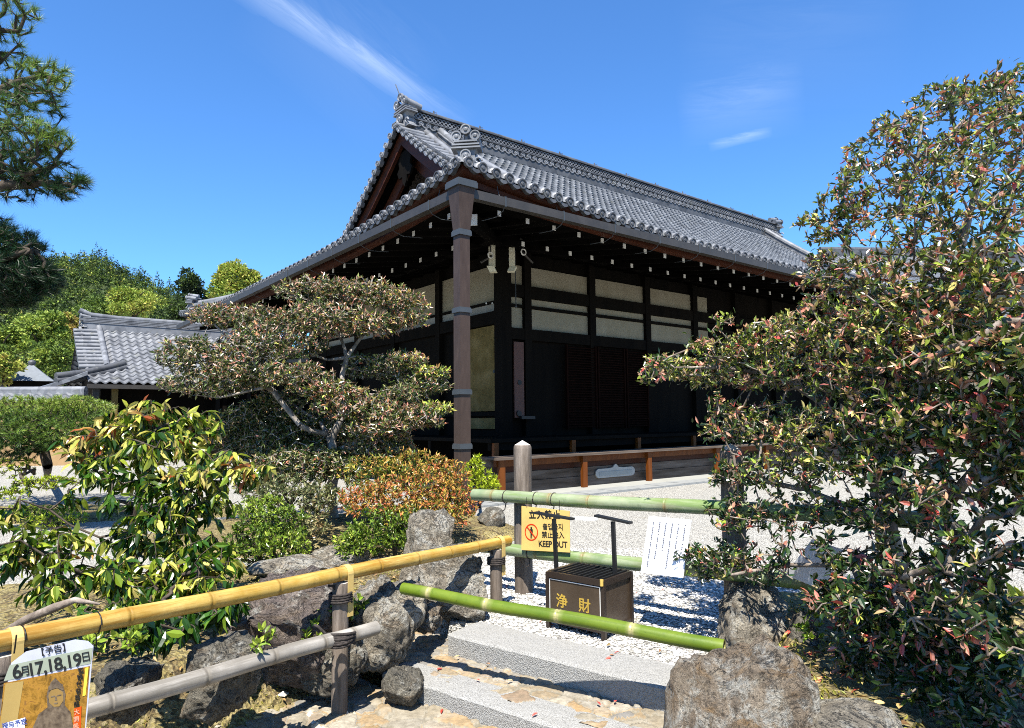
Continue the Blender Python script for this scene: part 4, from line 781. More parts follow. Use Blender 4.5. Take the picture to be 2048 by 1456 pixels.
m, p, o = newmat('clear_plastic'); p.inputs['Base Color'].default_value = (.9, .92, .92, 1); p.inputs['Roughness'].default_value = .1; p.inputs['Alpha'].default_value = .35; M['clear'] = m
a, b = at(1148, 1036, 4.45), at(1192, 1038, 4.42); mb = MB(); mb.obox((a+b)/2, (b-a)/2, uy*.02, (0, 0, .009)); mb.build('clear_plate', M['clear'], ob)
# ================================================================== POSTER
pq = [at(-10, 1500, 2.22), at(168, 1500, 2.22), at(186, 1288, 2.22), at(22, 1335, 2.22)]
pc = [at(22, 1316, 2.22), at(150, 1279, 2.22)]
po = thing('poster', (pq[0]+pq[1])/2, 'laminated poster with large dates 17, 18, 19 hung below the yellow handrail', 'poster')
pn = np.cross(pq[1]-pq[0], pq[3]-pq[0]); pn /= np.linalg.norm(pn); pn = pn if pn@(CAM-pq[0]) > 0 else -pn
def ptp(x, y, d=.0): return at(x, y, 2.22)+pn*d
def ppoly(px, mat, d, name):
    mb = MB(); q = [ptp(x, y, d) for x, y in px]; n = len(q); mb.add(q+[c-pn*.0008 for c in q], [tuple(range(n)), tuple(range(n, 2*n))[::-1]]+[(i, (i+1) % n, n+(i+1) % n, n+i) for i in range(n)]); return mb.build(name, mat, po)
ppoly([(-8, 1500), (168, 1500), (187, 1292), (176, 1282), (150, 1279), (52, 1303), (22, 1326)], flat('poster_paper', (.46, .47, .54), .5), 0, 'sheet')  # white paper, its base colour dulled to lavender as painted shade
ppoly([(8, 1362), (182, 1327), (186, 1295), (20, 1330)], flat('poster_green_grey', (.30, .33, .26), .5), .001, 'date_band')
m, p, o = newmat('poster_photo'); t = tex(30, 8, .75, None, .8); L(ramp(t, [(.3, (.05, .025, .01)), (.43, (.20, .11, .03)), (.55, (.36, .20, .06)), (.62, (.16, .08, .03)), (.75, (.46, .30, .12))]), p.inputs['Base Color']); p.inputs['Roughness'].default_value = .35; M['pphoto'] = m
ppoly([(-6, 1500), (166, 1500), (180, 1332), (8, 1366)], M['pphoto'], .001, 'picture')
ppoly([(-6, 1500), (26, 1500), (48, 1362), (12, 1367)], flat('poster_gold', (.36, .26, .11), .4), .0018, 'picture_edge')
M['pfig'] = pmat('poster_figure', [(.3, (.05, .035, .025)), (.7, (.20, .155, .11))], 60, 6, .4, 0); M['pface'] = flat('poster_face', (.26, .17, .07), .4)
ppoly([(70, 1500), (66, 1456), (78, 1428), (96, 1414), (94, 1392), (98, 1372), (112, 1362), (126, 1368), (132, 1388), (130, 1410), (142, 1424), (148, 1460), (146, 1500)], M['pfig'], .0022, 'picture_figure')
ppoly([(100, 1405), (98, 1390), (103, 1380), (116, 1376), (127, 1384), (128, 1400), (120, 1412), (109, 1413)], M['pface'], .0030, 'picture_face')
for nm, q in (('picture_eye', [(103, 1392), (111, 1390), (111, 1392.5), (103, 1394)]), ('picture_eye', [(116, 1389), (124, 1388), (124, 1390), (116, 1391.5)]), ('picture_mouth', [(109, 1405), (117, 1404), (116, 1407), (110, 1407)]), ('picture_nose', [(112, 1391), (114, 1391), (116, 1400), (111, 1400)]), ('picture_crown', [(98, 1381), (103, 1364), (112, 1355), (121, 1364), (129, 1380), (114, 1375)])): ppoly(q, M['pfig'], .0038, nm)
ppoly([(144, 1500), (160, 1500), (164, 1412), (150, 1416)], flat('poster_red', (.62, .13, .07), .4), .0026, 'red_strip')
ppoly([(166, 1392), (172, 1390), (178, 1334), (172, 1335)], flat('poster_yellow', (.82, .62, .14), .4), .0026, 'yellow_strip')
ppoly([(8, 1500), (48, 1500), (52, 1434), (9, 1446)], M['paper'], .0034, 'slip')
tdir = ptp(186, 1311)-ptp(20, 1346); tup = ptp(22, 1300)-ptp(20, 1346)
text('17,18,19', ptp(110, 1330, .003), tdir, tup, .056, M['ink'], po, .0007, spc=.92)
text('6', ptp(35, 1344, .003), tdir, tup, .062, M['ink'], po, .0007); text('月', ptp(52, 1342, .003), tdir, tup, .034, M['ink'], po); text('日', ptp(173, 1314, .003), tdir, tup, .034, M['ink'], po)
text('【予告】', ptp(108, 1300, .003), tdir, tup, .028, M['ink'], po)
for k, ch in enumerate('聖観世音菩薩'): text(ch, ptp(163-1.7*k, 1341+13.6*k, .003), tdir, tup, .0195, M['ink'], po)
for k, ch in enumerate('大開帳'): text(ch, ptp(155-.7*k, 1424+14*k, .0036), tdir, tup, .018, flat('poster_pale_red', (.85, .42, .30), .4) if k == 0 else bpy.data.materials['poster_pale_red'], po)
text('授与予定', ptp(31, 1447, .0042), tdir, tup, .020, flat('poster_blue', (.08, .10, .30), .5), po)
mb = MB(); mb.tube([ptp(30, 1306, .004), ptp(32, 1292, .004), ptp(42, 1266, .02)], .0025, 5); mb.build('hanging_wire', M['iron'], po)
# ================================================================== PLANTS
def unit(v): return v/(np.linalg.norm(v, axis=-1, keepdims=True)+1e-9)
def leaves(mb, P, D, Nn, Lg, Wd, tint, fold=.18, curl=.25, big=True, m=0):
    n = len(P); D = unit(D); Sd = unit(np.cross(D, Nn)); Nn = np.cross(Sd, D); Lg = Lg[:, None]; Wd = Wd[:, None]
    if big:
        at_ = lambda f, w, h: P+D*Lg*f+Sd*Wd*w*.5+Nn*(Wd*h-Lg*curl*f*f*.45)
        V = np.stack([at_(0, 0, 0), at_(.30, -.92, fold), at_(.30, 0, 0), at_(.30, .92, fold), at_(.66, -.86, fold), at_(.66, 0, 0), at_(.66, .86, fold), at_(1, 0, 0)], 1); k = 8
        tri = np.array([[0, 2, 1], [0, 3, 2], [4, 5, 7], [5, 6, 7]]); qd = np.array([[1, 2, 5, 4], [2, 3, 6, 5]])
    else:
        at_ = lambda f, w, h: P+D*Lg*f+Sd*Wd*w*.5+Nn*(Wd*h-Lg*curl*f*f*.45)
        V = np.stack([at_(0, 0, 0), at_(.5, -1, fold), at_(1, 0, 0), at_(.5, 1, fold)], 1); k = 4; tri = np.array([[0, 2, 1], [0, 3, 2]]); qd = None
    i = k*np.arange(n)[:, None, None]
    mb.add(V.reshape(-1, 3), (tri[None]+i).reshape(-1, 3), m, False, np.repeat(tint, k))
    if qd is not None: mb.F.append(((qd[None]+i).reshape(-1, 4)+mb.n-k*n, m, False))
def grow(limbs, tips, step=.12, wander=.25, up=0.0, r0=.05, rmin=.002, expo=.42):
    """limbs: list of polylines (first one starts at the root); tips joined to the nearest wood. returns branch MB and tip directions"""
    nodes, par = [], []
    def addline(pts, parent):
        pts = np.asarray(pts, float)
        for a, b in zip(pts[:-1], pts[1:]):
            k = max(1, int(np.linalg.norm(b-a)/step))
            for j in range(1, k+1):
                nodes.append(a+(b-a)*j/k); par.append(parent); parent = len(nodes)-1
        return parent
    nodes.append(np.asarray(limbs[0][0], float)); par.append(-1); addline(limbs[0], 0)
    for l in limbs[1:]:
        A = np.array(nodes); j = int(np.linalg.norm(A-np.asarray(l[0]), axis=1).argmin()); addline(np.vstack([A[j], l]), j)
    A = np.zeros((len(nodes)+len(tips)*14, 3)); A[:len(nodes)] = nodes; n = len(nodes); par = par+[0]*(len(A)-n); n0 = n
    root = A[0]; order = np.argsort(np.min(np.linalg.norm(tips[:, None]-A[None, :n0:2], axis=2), axis=1)); dep = np.zeros(len(A))
    for k in range(1, n): dep[k] = dep[par[k]]+np.linalg.norm(A[k]-A[par[k]])
    tipn = np.zeros(len(tips), int)
    for ti in order:
        t = tips[ti]; d = np.linalg.norm(A[:n]-t, axis=1); j = int((d+.10*dep[:n]).argmin()); L_ = d[j]; ns = min(12, max(1, int(L_/step))); a = A[j].copy(); off = rng.normal(size=3)*wander*L_*.3; off[2] += up*L_
        for q in range(1, ns+1):
            f = q/ns; A[n] = a+(t-a)*f+off*4*f*(1-f)*.5; par[n] = j; dep[n] = dep[j]+L_/ns; j = n; n += 1
        tipn[ti] = j
    A = A[:n]; par = np.array(par[:n]); cnt = np.zeros(n); cnt[tipn] += 1
    for k in range(n-1, 0, -1): cnt[par[k]] += cnt[k]
    r = np.maximum(rmin, r0*(np.maximum(cnt, .5)/max(1, cnt[0]))**expo)
    # tubes: one frustum chain, sharing rings node by node
    mb = MB(); D = np.zeros((n, 3)); D[1:] = A[1:]-A[par[1:]]; D[0] = D[1]; D = unit(D); a = np.where(np.abs(D[:, 2:3]) < .9, [[0, 0, 1.]], [[1., 0, 0]]); B = unit(np.cross(D, a)); C = np.cross(D, B); ns = 6; an = np.linspace(0, 2*math.pi, ns, endpoint=False)
    rp = np.minimum(r[par], r*1.6); rp[0] = r[0]
    def ring(c, B, C, rr): return c[:, None]+rr[:, None, None]*(np.cos(an)[None, :, None]*B[:, None]+np.sin(an)[None, :, None]*C[:, None])
    top = ring(A[1:], B[1:], C[1:], r[1:]); bot = ring(A[par[1:]], B[1:], C[1:], rp[1:]); V = np.concatenate([bot, top], 1); k = n-1
    i = np.arange(ns); j = (i+1) % ns; f = np.stack([i, j, j+ns, i+ns], -1); mb.add(V.reshape(-1, 3), (f[None]+(2*ns)*np.arange(k)[:, None, None]).reshape(-1, 4), 0, True)
    return mb, A, par, tipn, unit(A[tipn]-A[par[tipn]])
def blobtips(blobs, dens=1.0):
    """blobs: (px, py, rx, ry in px, depth, half depth m, count, tint)"""
    T, ti, cen = [], [], []
    for x, y, rx, ry, Y, rd, n, tn in blobs:
        n = max(1, int(n*dens)); c = at(x, y, Y); u_ = unit(rng.normal(size=(n, 3))); rr = rng.random(n)**.38; q = u_*rr[:, None]*[rx*Y/FPX, rd, ry*Y/FPX]; T.append(c+q); ti.append(np.full(n, tn)); cen.append(np.repeat(c[None], n, 0))
    return np.vstack(T), np.concatenate(ti), np.vstack(cen)
def rosettes(mb, tips, dirs, tint, per, lg, wd, spread=.8, upb=.3, droop=0., jit=.16, big=True, back=.0, fold=.18, curl=.25, m=0, old=0., oldt=.12):
    n = len(tips)*per; P = np.repeat(tips, per, 0); D0 = np.repeat(dirs, per, 0); R_ = unit(rng.normal(size=(n, 3))); D = unit(D0*(1-spread*.5)+R_*spread+np.array([0, 0, upb-droop])); P = P-D0*(rng.random((n, 1))*back)
    Nn = unit(np.array([0, 0, 1.])*(1.0)+rng.normal(size=(n, 3))*.85+D0*.2); sz = rng.uniform(.65, 1.2, n)
    ti = np.repeat(tint, per)+rng.normal(size=n)*jit; od = rng.random(n) < old; ti = np.where(od, oldt+rng.normal(size=n)*.07, ti); P = np.where(od[:, None], P-D0*.05, P)  # dark share paints shade into the crown gaps, besides older leaves
    leaves(mb, P, D, Nn, lg*sz, wd*sz*rng.uniform(.85, 1.15, n), np.clip(ti, 0, 1), fold, curl, big, m)
def plant(name, base, label, cat, limbs, blobs, lmat, wood, per, lg, wd, r0=.04, dens=1., group=None, step=.12, parts=('trunk', 'foliage'), **kw):
    tips, tint, cen = blobtips(blobs, dens); gk = {k: kw.pop(k) for k in ('wander', 'up', 'rmin', 'expo') if k in kw}; mb, A, par, tn, D = grow(limbs, tips, step, r0=r0, **gk)
    o = thing(name, base, label, cat, group); mb.build(parts[0], wood, o); lv = MB(); rosettes(lv, tips, D, tint, per, lg, wd, **kw); lv.build(parts[1], lmat, o); return o
PX = lambda Y, *pts: [at(x, y, Y+(d[0] if d else 0)) for x, y, *d in pts]
M['lf_central'] = leafmat('pieris_leaf', [(0, (.020, .038, .010)), (.16, (.075, .11, .028)), (.32, (.22, .23, .085)), (.46, (.34, .27, .17)), (.60, (.46, .28, .21)), (.74, (.42, .15, .10)), (.86, (.56, .44, .14)), (1, (.44, .52, .10))], .30, .18, .6)
M['lf_orange'] = leafmat('orange_leaf', [(0, (.03, .07, .015)), (.3, (.15, .20, .03)), (.5, (.42, .34, .07)), (.72, (.56, .32, .10)), (.88, (.54, .22, .09)), (1, (.42, .12, .06))], .35, .3)
M['lf_green'] = leafmat('green_leaf', [(0, (.03, .06, .012)), (.4, (.08, .14, .02)), (.75, (.20, .28, .04)), (1, (.36, .42, .08))], .33, .3)
M['lf_lime'] = leafmat('lime_leaf', [(0, (.20, .28, .02)), (1, (.50, .56, .06))], .4, .4)
M['lf_grey'] = leafmat('grey_green_leaf', [(0, (.05, .075, .03)), (.5, (.16, .18, .08)), (.8, (.30, .27, .14)), (1, (.36, .24, .12))], .3, .25)
M['lf_droop'] = leafmat('drooping_leaf', [(0, (.014, .045, .008)), (.25, (.05, .12, .015)), (.45, (.26, .32, .04)), (.62, (.48, .47, .11)), (.78, (.52, .42, .16)), (.9, (.42, .20, .06)), (1, (.30, .09, .03))], .28, .4, .6)
M['lf_right'] = leafmat('glossy_leaf', [(0, (.012, .030, .009)), (.28, (.035, .068, .017)), (.45, (.13, .17, .040)), (.58, (.27, .33, .05)), (.68, (.44, .38, .14)), (.78, (.46, .29, .20)), (.90, (.48, .20, .15)), (1, (.40, .085, .07))], .26, .22, .8)
# --- central tiered tree
Yc = 7.8
b0 = gz(668, 1040, .08)
limbs = [[b0]+PX(Yc, (662, 985), (672, 930), (662, 880), (680, 842)), PX(Yc, (690, 800, .1), (684, 752, .2), (694, 715, .2), (725, 670, .2), (780, 640, .3)), PX(Yc, (655, 720, .1), (600, 700, .1), (560, 690)), PX(Yc, (655, 868), (622, 862, -.2), (600, 850, -.3), (560, 800, -.3), (530, 760, -.2), (480, 700, -.1), (430, 650)), PX(Yc, (640, 845, .2), (600, 820, .3), (560, 790, .4)), PX(Yc, (700, 890, -.2), (740, 880, -.3), (790, 870, -.3), (850, 850, -.2)), PX(Yc, (720, 790, -.1), (780, 790, -.1), (840, 790, -.1)), PX(Yc, (530, 775, -.4), (440, 795, -.4), (390, 790, -.3)), PX(Yc, (690, 700, .3), (670, 640, .3), (660, 590, .3))]
bl = [(640, 580, 95, 34, 8.0, .5, 190, .46), (735, 585, 90, 34, 8.0, .5, 170, .58), (805, 606, 62, 26, 8.0, .4, 120, .62), (815, 640, 50, 22, 7.9, .3, 60, .5), (640, 640, 125, 42, 7.7, .55, 300, .50), (745, 650, 75, 30, 7.8, .5, 130, .62), (450, 632, 70, 32, 7.9, .45, 150, .5), (520, 640, 60, 40, 7.8, .45, 120, .40), (553, 684, 110, 46, 7.5, .55, 260, .46), (395, 712, 88, 46, 7.6, .5, 210, .36), (425, 765, 105, 36, 7.5, .5, 200, .36), (500, 735, 70, 40, 7.4, .45, 140, .44), (588, 752, 80, 34, 7.2, .45, 150, .46), (665, 782, 72, 26, 7.2, .4, 130, .66),
      (793, 735, 60, 36, 8.1, .4, 130, .30), (815, 720, 46, 22, 7.9, .35, 80, .70), (866, 744, 38, 15, 7.8, .25, 70, .93), (850, 770, 55, 22, 7.8, .3, 90, .35), (710, 812, 84, 36, 7.2, .45, 190, .60), (800, 790, 60, 26, 7.6, .35, 90, .35), (815, 830, 78, 28, 7.3, .4, 170, .56), (765, 850, 70, 32, 7.1, .4, 130, .55), (872, 816, 36, 15, 7.4, .25, 70, .95), (850, 845, 40, 16, 7.3, .25, 50, .6), (725, 735, 55, 30, 8.2, .4, 60, .2),
      (520, 838, 85, 46, 8.2, .5, 240, .16), (580, 890, 100, 48, 8.0, .5, 300, .15), (600, 930, 100, 38, 7.4, .45, 240, .36), (520, 950, 70, 30, 7.5, .4, 150, .32), (470, 880, 60, 46, 8.3, .4, 150, .14), (690, 872, 80, 26, 8.1, .3, 90, .30), (612, 845, 70, 26, 8.1, .3, 90, .25), (770, 892, 80, 28, 7.4, .35, 110, .5), (655, 925, 90, 26, 7.2, .3, 110, .4), (560, 800, 60, 26, 8.0, .3, 70, .3), (700, 940, 60, 30, 7.3, .35, 80, .3), (730, 880, 80, 36, 8.3, .4, 140, .14)]
bl = [(x, y, rx, ry*(.82 if y < 860 else 1), *r_) for x, y, rx, ry, *r_ in bl]
plant('pieris_tree', b0, 'tiered garden tree with pale crooked limbs and pinkish bronze leaves before the hall', 'tree', limbs, bl, M['lf_central'], M['bark'], 9, .060, .020, r0=.058, spread=.8, upb=.25, jit=.22, big=False, back=.05, wander=.40, rmin=.0045, expo=.42, dens=1.55, old=.50, oldt=.13)
# --- low shrubs
def shrub(name, label, base, bl, mat, per, lg, wd, cat='shrub', **kw):
    b = np.asarray(base, float); c = at(bl[0][0], bl[0][1], bl[0][4]); return plant(name, b, label, cat, [[b, b*.5+c*.5]], bl, mat, M['darkbark'], per, lg, wd, r0=.022, parts=('stem', 'foliage'), **kw)
shrub('shrub', 'orange-leaved dome shrub at the foot of the bronze downspout', gz(830, 1075, .05), [(815, 930, 75, 34, 6.9, .45, 230, .52), (745, 945, 70, 36, 6.8, .4, 170, .42), (890, 960, 55, 46, 6.7, .4, 200, .66), (905, 1010, 55, 44, 6.5, .4, 220, .84), (830, 990, 90, 50, 6.3, .5, 330, .72), (735, 1000, 62, 34, 6.2, .4, 170, .78), (850, 1030, 80, 34, 6.1, .4, 180, .62)], M['lf_orange'], 9, .048, .015, spread=.8, upb=.35, jit=.22, big=False, back=.04, old=.25, oldt=.12)
shrub('shrub', 'small green shrub beneath the orange one, left of the standing rock', gz(790, 1110, .04), [(790, 1050, 92, 40, 5.85, .4, 300, .55), (730, 1080, 50, 34, 5.7, .3, 140, .6), (840, 1065, 55, 40, 5.8, .3, 140, .4), (700, 1090, 35, 26, 5.6, .25, 70, .7)], M['lf_green'], 9, .040, .016, spread=.8, upb=.35, jit=.2, big=False, back=.04)
shrub('shrub', 'yellowish green shrub with bronze tips on the left of the flat rocks', gz(545, 1140, .04), [(545, 1055, 72, 46, 5.8, .4, 260, .55), (520, 1020, 52, 30, 6.0, .35, 120, .75), (570, 1095, 60, 40, 5.6, .35, 190, .7), (490, 1090, 45, 46, 5.7, .3, 130, .35)], M['lf_green'], 9, .042, .016, spread=.8, upb=.35, jit=.22, big=False, back=.04)
shrub('shrub', 'bright lime shrub right of the bronze downspout', gz(960, 1015, .0), [(952, 935, 20, 24, 8.3, .2, 60, .6), (965, 965, 30, 24, 8.2, .25, 110, .6), (985, 972, 16, 12, 8.2, .2, 40, .8)], M['lf_lime'], 9, .055, .016, spread=.7, upb=.5, jit=.2, big=False, back=.03)
shrub('shrub', 'low lime ground shrub on the far left gravel edge', gz(50, 970, .05), [(30, 935, 40, 22, 10.0, .4, 70, .6), (90, 965, 60, 14, 9.4, .4, 110, .6), (20, 985, 40, 14, 9.0, .4, 70, .4)], M['lf_lime'], 8, .05, .016, spread=.8, upb=.4, jit=.25, big=False, back=.03)
shrub('shrub', 'low lime ground shrub nearer on the left gravel', gz(110, 1060, .0), [(110, 1040, 60, 18, 8.3, .4, 130, .6), (50, 1025, 45, 16, 8.5, .4, 80, .4)], M['lf_lime'], 8, .05, .016, spread=.8, upb=.4, jit=.25, big=False, back=.03)
shrub('shrub', 'dark olive shrub with brownish tips beneath the tiered tree', gz(600, 1085, .05), [(590, 985, 70, 34, 6.9, .4, 190, .42), (640, 1000, 40, 36, 6.7, .35, 120, .5), (520, 985, 45, 24, 7.0, .35, 90, .4), (620, 1050, 40, 30, 6.4, .3, 90, .66)], M['lf_grey'], 9, .05, .017, spread=.8, upb=.3, jit=.22, big=False, back=.04)
# sprigs growing between the bank rocks
for k, (x, y, Y, n, lab) in enumerate([(650, 1225, 3.55, 26, 'bright green sprig between the purplish rock and the middle rail post'), (628, 1270, 3.4, 12, 'tiny fresh sprig at the foot of the purplish rock'), (712, 1215, 3.7, 18, 'green sprig right of the middle rail post'), (520, 1285, 3.0, 10, 'small pale sprig above the lower grey rail'), (255, 1275, 2.85, 14, 'little sprig in the shade under the yellow rail'), (1622, 1255, 3.3, 12, 'fresh lime sprig growing by the thin upright stone'), (180, 1300, 2.8, 12, 'leafy sprig right beside the poster top')]):
    c = at(x, y+25, Y); plant('sprig', c, lab, 'plant', [[c, at(x, y, Y)]], [(x, y, 26, 26, Y, .08, n, .75)], M['lf_green'], M['darkbark'], 6, .038, .018, r0=.006, parts=('stem', 'foliage'), group='sprigs between the bank rocks', spread=.8, upb=.4, jit=.15, back=.02)
# --- drooping big-leaved shrub behind the rail
bd0 = gz(275, 1245, .06)
limbs = [[bd0]+PX(4.3, (270, 1140), (262, 1060), (285, 960), (300, 880), (315, 830)), PX(4.3, (330, 1040, -.1), (400, 960, -.1), (470, 920)), PX(4.3, (230, 1000, .1), (190, 940, .1), (165, 900, .1)), PX(4.3, (200, 1075, -.1), (140, 1050, -.1), (100, 1020, -.1), (40, 1000, -.2)), PX(4.2, (330, 1160, -.2), (400, 1140, -.3)), PX(4.2, (200, 1160, -.4), (120, 1130, -.6), (40, 1080, -.7))]
bl = [(300, 825, 60, 30, 4.4, .25, 34, .58), (390, 850, 50, 40, 4.4, .25, 34, .54), (250, 860, 50, 40, 4.4, .25, 30, .6), (190, 880, 55, 40, 4.4, .25, 30, .70), (330, 900, 90, 50, 4.3, .3, 56, .5), (420, 930, 60, 40, 4.2, .3, 36, .6), (220, 940, 80, 40, 4.3, .3, 34, .35), (500, 935, 40, 22, 4.1, .2, 14, .62), (400, 1000, 70, 50, 4.2, .3, 40, .42), (300, 990, 80, 50, 4.2, .3, 40, .25), (340, 1060, 80, 50, 4.2, .3, 40, .40), (260, 1080, 50, 50, 4.2, .3, 26, .3), (160, 990, 30, 20, 4.3, .2, 6, .3), (420, 1100, 50, 50, 4.1, .25, 26, .3), (270, 1150, 90, 44, 3.9, .25, 40, .45), (360, 1150, 80, 40, 3.9, .25, 34, .55), (440, 1140, 40, 30, 4.0, .2, 12, .5), (100, 1080, 70, 36, 3.7, .25, 30, .5), (40, 1100, 60, 60, 3.6, .25, 28, .45), (150, 1150, 80, 44, 3.6, .25, 30, .4), (20, 1020, 40, 30, 3.8, .2, 12, .4), (100, 1180, 50, 30, 3.5, .2, 12, .35), (455, 1205, 45, 30, 3.4, .15, 18, .12), (330, 1205, 80, 26, 3.7, .2, 34, .2), (230, 1225, 60, 24, 3.5, .2, 26, .25), (400, 1235, 60, 24, 3.3, .15, 20, .14), (300, 1262, 60, 20, 3.0, .12, 16, .12)]  # last low clumps: dark foliage whose tint also paints in shade
plant('drooping_shrub', bd0, 'airy shrub with large drooping yellow-green leaves behind the yellow handrail', 'shrub', limbs, bl, M['lf_droop'], M['darkbark'], 6, .086, .030, r0=.03, dens=1.3, spread=.65, upb=-.1, droop=.75, jit=.18, back=.06, old=.26, oldt=.14, fold=.22, curl=.5, wander=.3, rmin=.0025)
# --- the big glossy shrub on the right
br0 = gz(1840, 1330, .05); br0 = at(1840, 1300, 3.3); br0[2] = .05
limbs = [[br0]+PX(3.3, (1800, 1180), (1770, 1050), (1790, 930), (1830, 800), (1870, 660), (1920, 500), (1960, 350), (1985, 250)), PX(3.4, (1720, 900, .2), (1640, 800, .3), (1560, 750, .5), (1450, 735, .7), (1350, 735, .8)), PX(3.4, (1780, 720, .2), (1740, 600, .3), (1700, 500, .3), (1660, 440, .3)), PX(3.4, (1690, 1010, .1), (1610, 980, .2), (1520, 960, .3)), PX(3.3, (1680, 1130), (1580, 1130, .2), (1460, 1150, .3)), PX(3.2, (1900, 1000, -.3), (1980, 900, -.4), (2040, 800, -.4)), PX(3.2, (1850, 1180, -.3), (1950, 1150, -.5)), PX(3.2, (1880, 560, -.2), (2000, 520, -.3)), PX(3.3, (1810, 420), (1835, 320), (1845, 230))]
bl = [(2010, 215, 60, 45, 3.4, .3, 46, .42), (1920, 265, 80, 50, 3.4, .3, 52, .32), (1990, 310, 90, 70, 3.3, .4, 70, .42), (1850, 350, 80, 60, 3.4, .35, 56, .28), (1760, 390, 50, 50, 3.5, .3, 26, .30), (1720, 440, 70, 40, 3.6, .3, 36, .34), (1660, 445, 40, 36, 3.7, .25, 14, .45), (1800, 450, 100, 60, 3.4, .4, 80, .38), (1930, 430, 120, 90, 3.2, .4, 120, .42), (1770, 530, 110, 60, 3.4, .4, 90, .46), (1880, 560, 130, 80, 3.2, .4, 130, .46), (2020, 560, 60, 120, 2.9, .4, 90, .46), (1700, 590, 70, 44, 3.6, .35, 60, .50), (1660, 650, 100, 50, 3.6, .4, 100, .56), (1800, 660, 130, 70, 3.2, .45, 140, .46), (1560, 675, 80, 40, 3.9, .35, 90, .58), (1480, 705, 66, 36, 4.1, .3, 90, .58), (1350, 735, 52, 26, 4.4, .22, 80, .62), (1420, 745, 66, 30, 4.3, .28, 100, .62), (1530, 745, 80, 40, 4.0, .35, 110, .55), (1640, 740, 90, 50, 3.7, .4, 100, .42), (1760, 770, 110, 60, 3.3, .4, 100, .34), (1930, 700, 120, 80, 3.0, .4, 130, .46), (2030, 760, 60, 100, 2.8, .3, 70, .5),
      (1470, 845, 50, 40, 4.0, .25, 50, .50), (1540, 850, 70, 46, 3.9, .3, 70, .46), (1640, 860, 100, 46, 3.5, .3, 90, .60), (1760, 850, 100, 60, 3.2, .4, 90, .48), (1900, 840, 120, 70, 3.0, .4, 110, .42), (2010, 900, 60, 70, 2.8, .3, 50, .46), (1560, 940, 90, 40, 3.7, .3, 70, .60), (1480, 945, 50, 40, 3.9, .25, 30, .56), (1690, 930, 90, 40, 3.3, .3, 60, .58), (1800, 940, 90, 46, 3.1, .3, 50, .36), (1470, 1030, 50, 40, 3.8, .25, 44, .5), (1560, 1030, 70, 46, 3.6, .3, 38, .40), (1660, 1020, 80, 44, 3.4, .3, 40, .38), (1790, 1040, 90, 50, 3.1, .3, 44, .30), (1920, 1000, 100, 50, 2.8, .3, 44, .34), (1440, 1120, 60, 36, 3.8, .22, 50, .60), (1520, 1130, 60, 40, 3.6, .25, 36, .4), (1650, 1090, 90, 30, 3.3, .3, 26, .30), (1730, 1150, 70, 50, 3.1, .3, 36, .28), (1860, 1130, 110, 60, 2.9, .3, 60, .28), (1990, 1130, 70, 70, 2.6, .3, 40, .36), (1800, 1210, 130, 36, 2.9, .3, 50, .25), (1840, 1300, 60, 30, 2.9, .2, 14, .2), (1950, 1230, 90, 50, 2.6, .3, 30, .30), (2000, 1290, 50, 40, 2.4, .2, 14, .4), (1690, 1200, 60, 30, 3.2, .2, 20, .3),
      (2250, 500, 220, 260, 2.9, .6, 260, .42), (2280, 900, 220, 240, 2.7, .6, 220, .42), (2450, 520, 200, 260, 2.15, .45, 200, .42), (2500, 900, 200, 200, 2.15, .4, 160, .42)]  # last clumps lie out of view, added partly for their shadow
bl = [(x, y, rx, ry, Y-.45*min(1, max(0, (x-1720)/320)), rd, int(n*(.78 if 915 < y < 1165 and x > 1540 else (.70 if y < 600 else 1.0))), tn) for x, y, rx, ry, Y, rd, n, tn in bl]+[(2330, 520, 200, 300, 1.75, .40, 240, .42), (2250, 980, 160, 160, 1.85, .3, 120, .4)]  # end clumps: unseen foliage added overhead to shade the bank
bl = [(x, y+(38 if y < 330 else 0), rx, ry, Y, rd, int(n*(.62 if y < 560 and x < 1830 else 1)), tn) for x, y, rx, ry, Y, rd, n, tn in bl]
bl += [(1690, 1215, 80, 36, 3.1, .25, 60, .1), (1780, 1270, 90, 40, 2.9, .25, 60, .1), (1890, 1300, 90, 50, 2.7, .25, 60, .1), (1990, 1340, 70, 60, 2.5, .2, 50, .12), (1840, 1370, 80, 40, 2.75, .15, 30, .1), (1950, 1430, 70, 40, 2.5, .12, 24, .1), (1720, 1330, 60, 30, 2.95, .12, 20, .1)]
for x, y, n in ((1618, 440, 10), (1640, 470, 12), (1662, 392, 9), (1690, 430, 14), (1700, 360, 8), (1722, 400, 14), (1730, 292, 5), (1752, 330, 9), (1780, 262, 5), (1790, 310, 12), (1838, 200, 7), (1845, 250, 6), (1800, 370, 16), (1880, 215, 12), (1930, 190, 16), (1985, 175, 18), (2025, 160, 16), (1870, 290, 16), (1640, 520, 14), (1610, 560, 8), (1675, 545, 14), (1625, 610, 14), (1560, 640, 12), (1500, 662, 8), (1440, 645, 6), (1400, 690, 12), (1310, 730, 14), (1305, 752, 8), (1430, 810, 9), (1420, 860, 9), (1450, 920, 7), (1425, 960, 5), (1395, 1105, 10), (1375, 1120, 6), (1400, 1150, 7)): bl.append((x, y, 24, 20, 3.9 if x < 1600 else 3.65, .14, n, .5))
for k in range(26): bl.append((rng.uniform(1640, 2048), 0, 16, 34, rng.uniform(3.0, 3.6), .06, 5, .5)); x = bl[-1][0]; bl[-1] = (x, float(np.interp(x, [1600, 1660, 1780, 1880, 2048], [420, 375, 265, 205, 160]))+rng.uniform(-30, 60))+bl[-1][2:]
tips, tint, cen = blobtips(bl, 1.9)
mb, A, par, tn, D = grow(limbs, tips, .10, r0=.055, wander=.5, rmin=.0034, expo=.42)
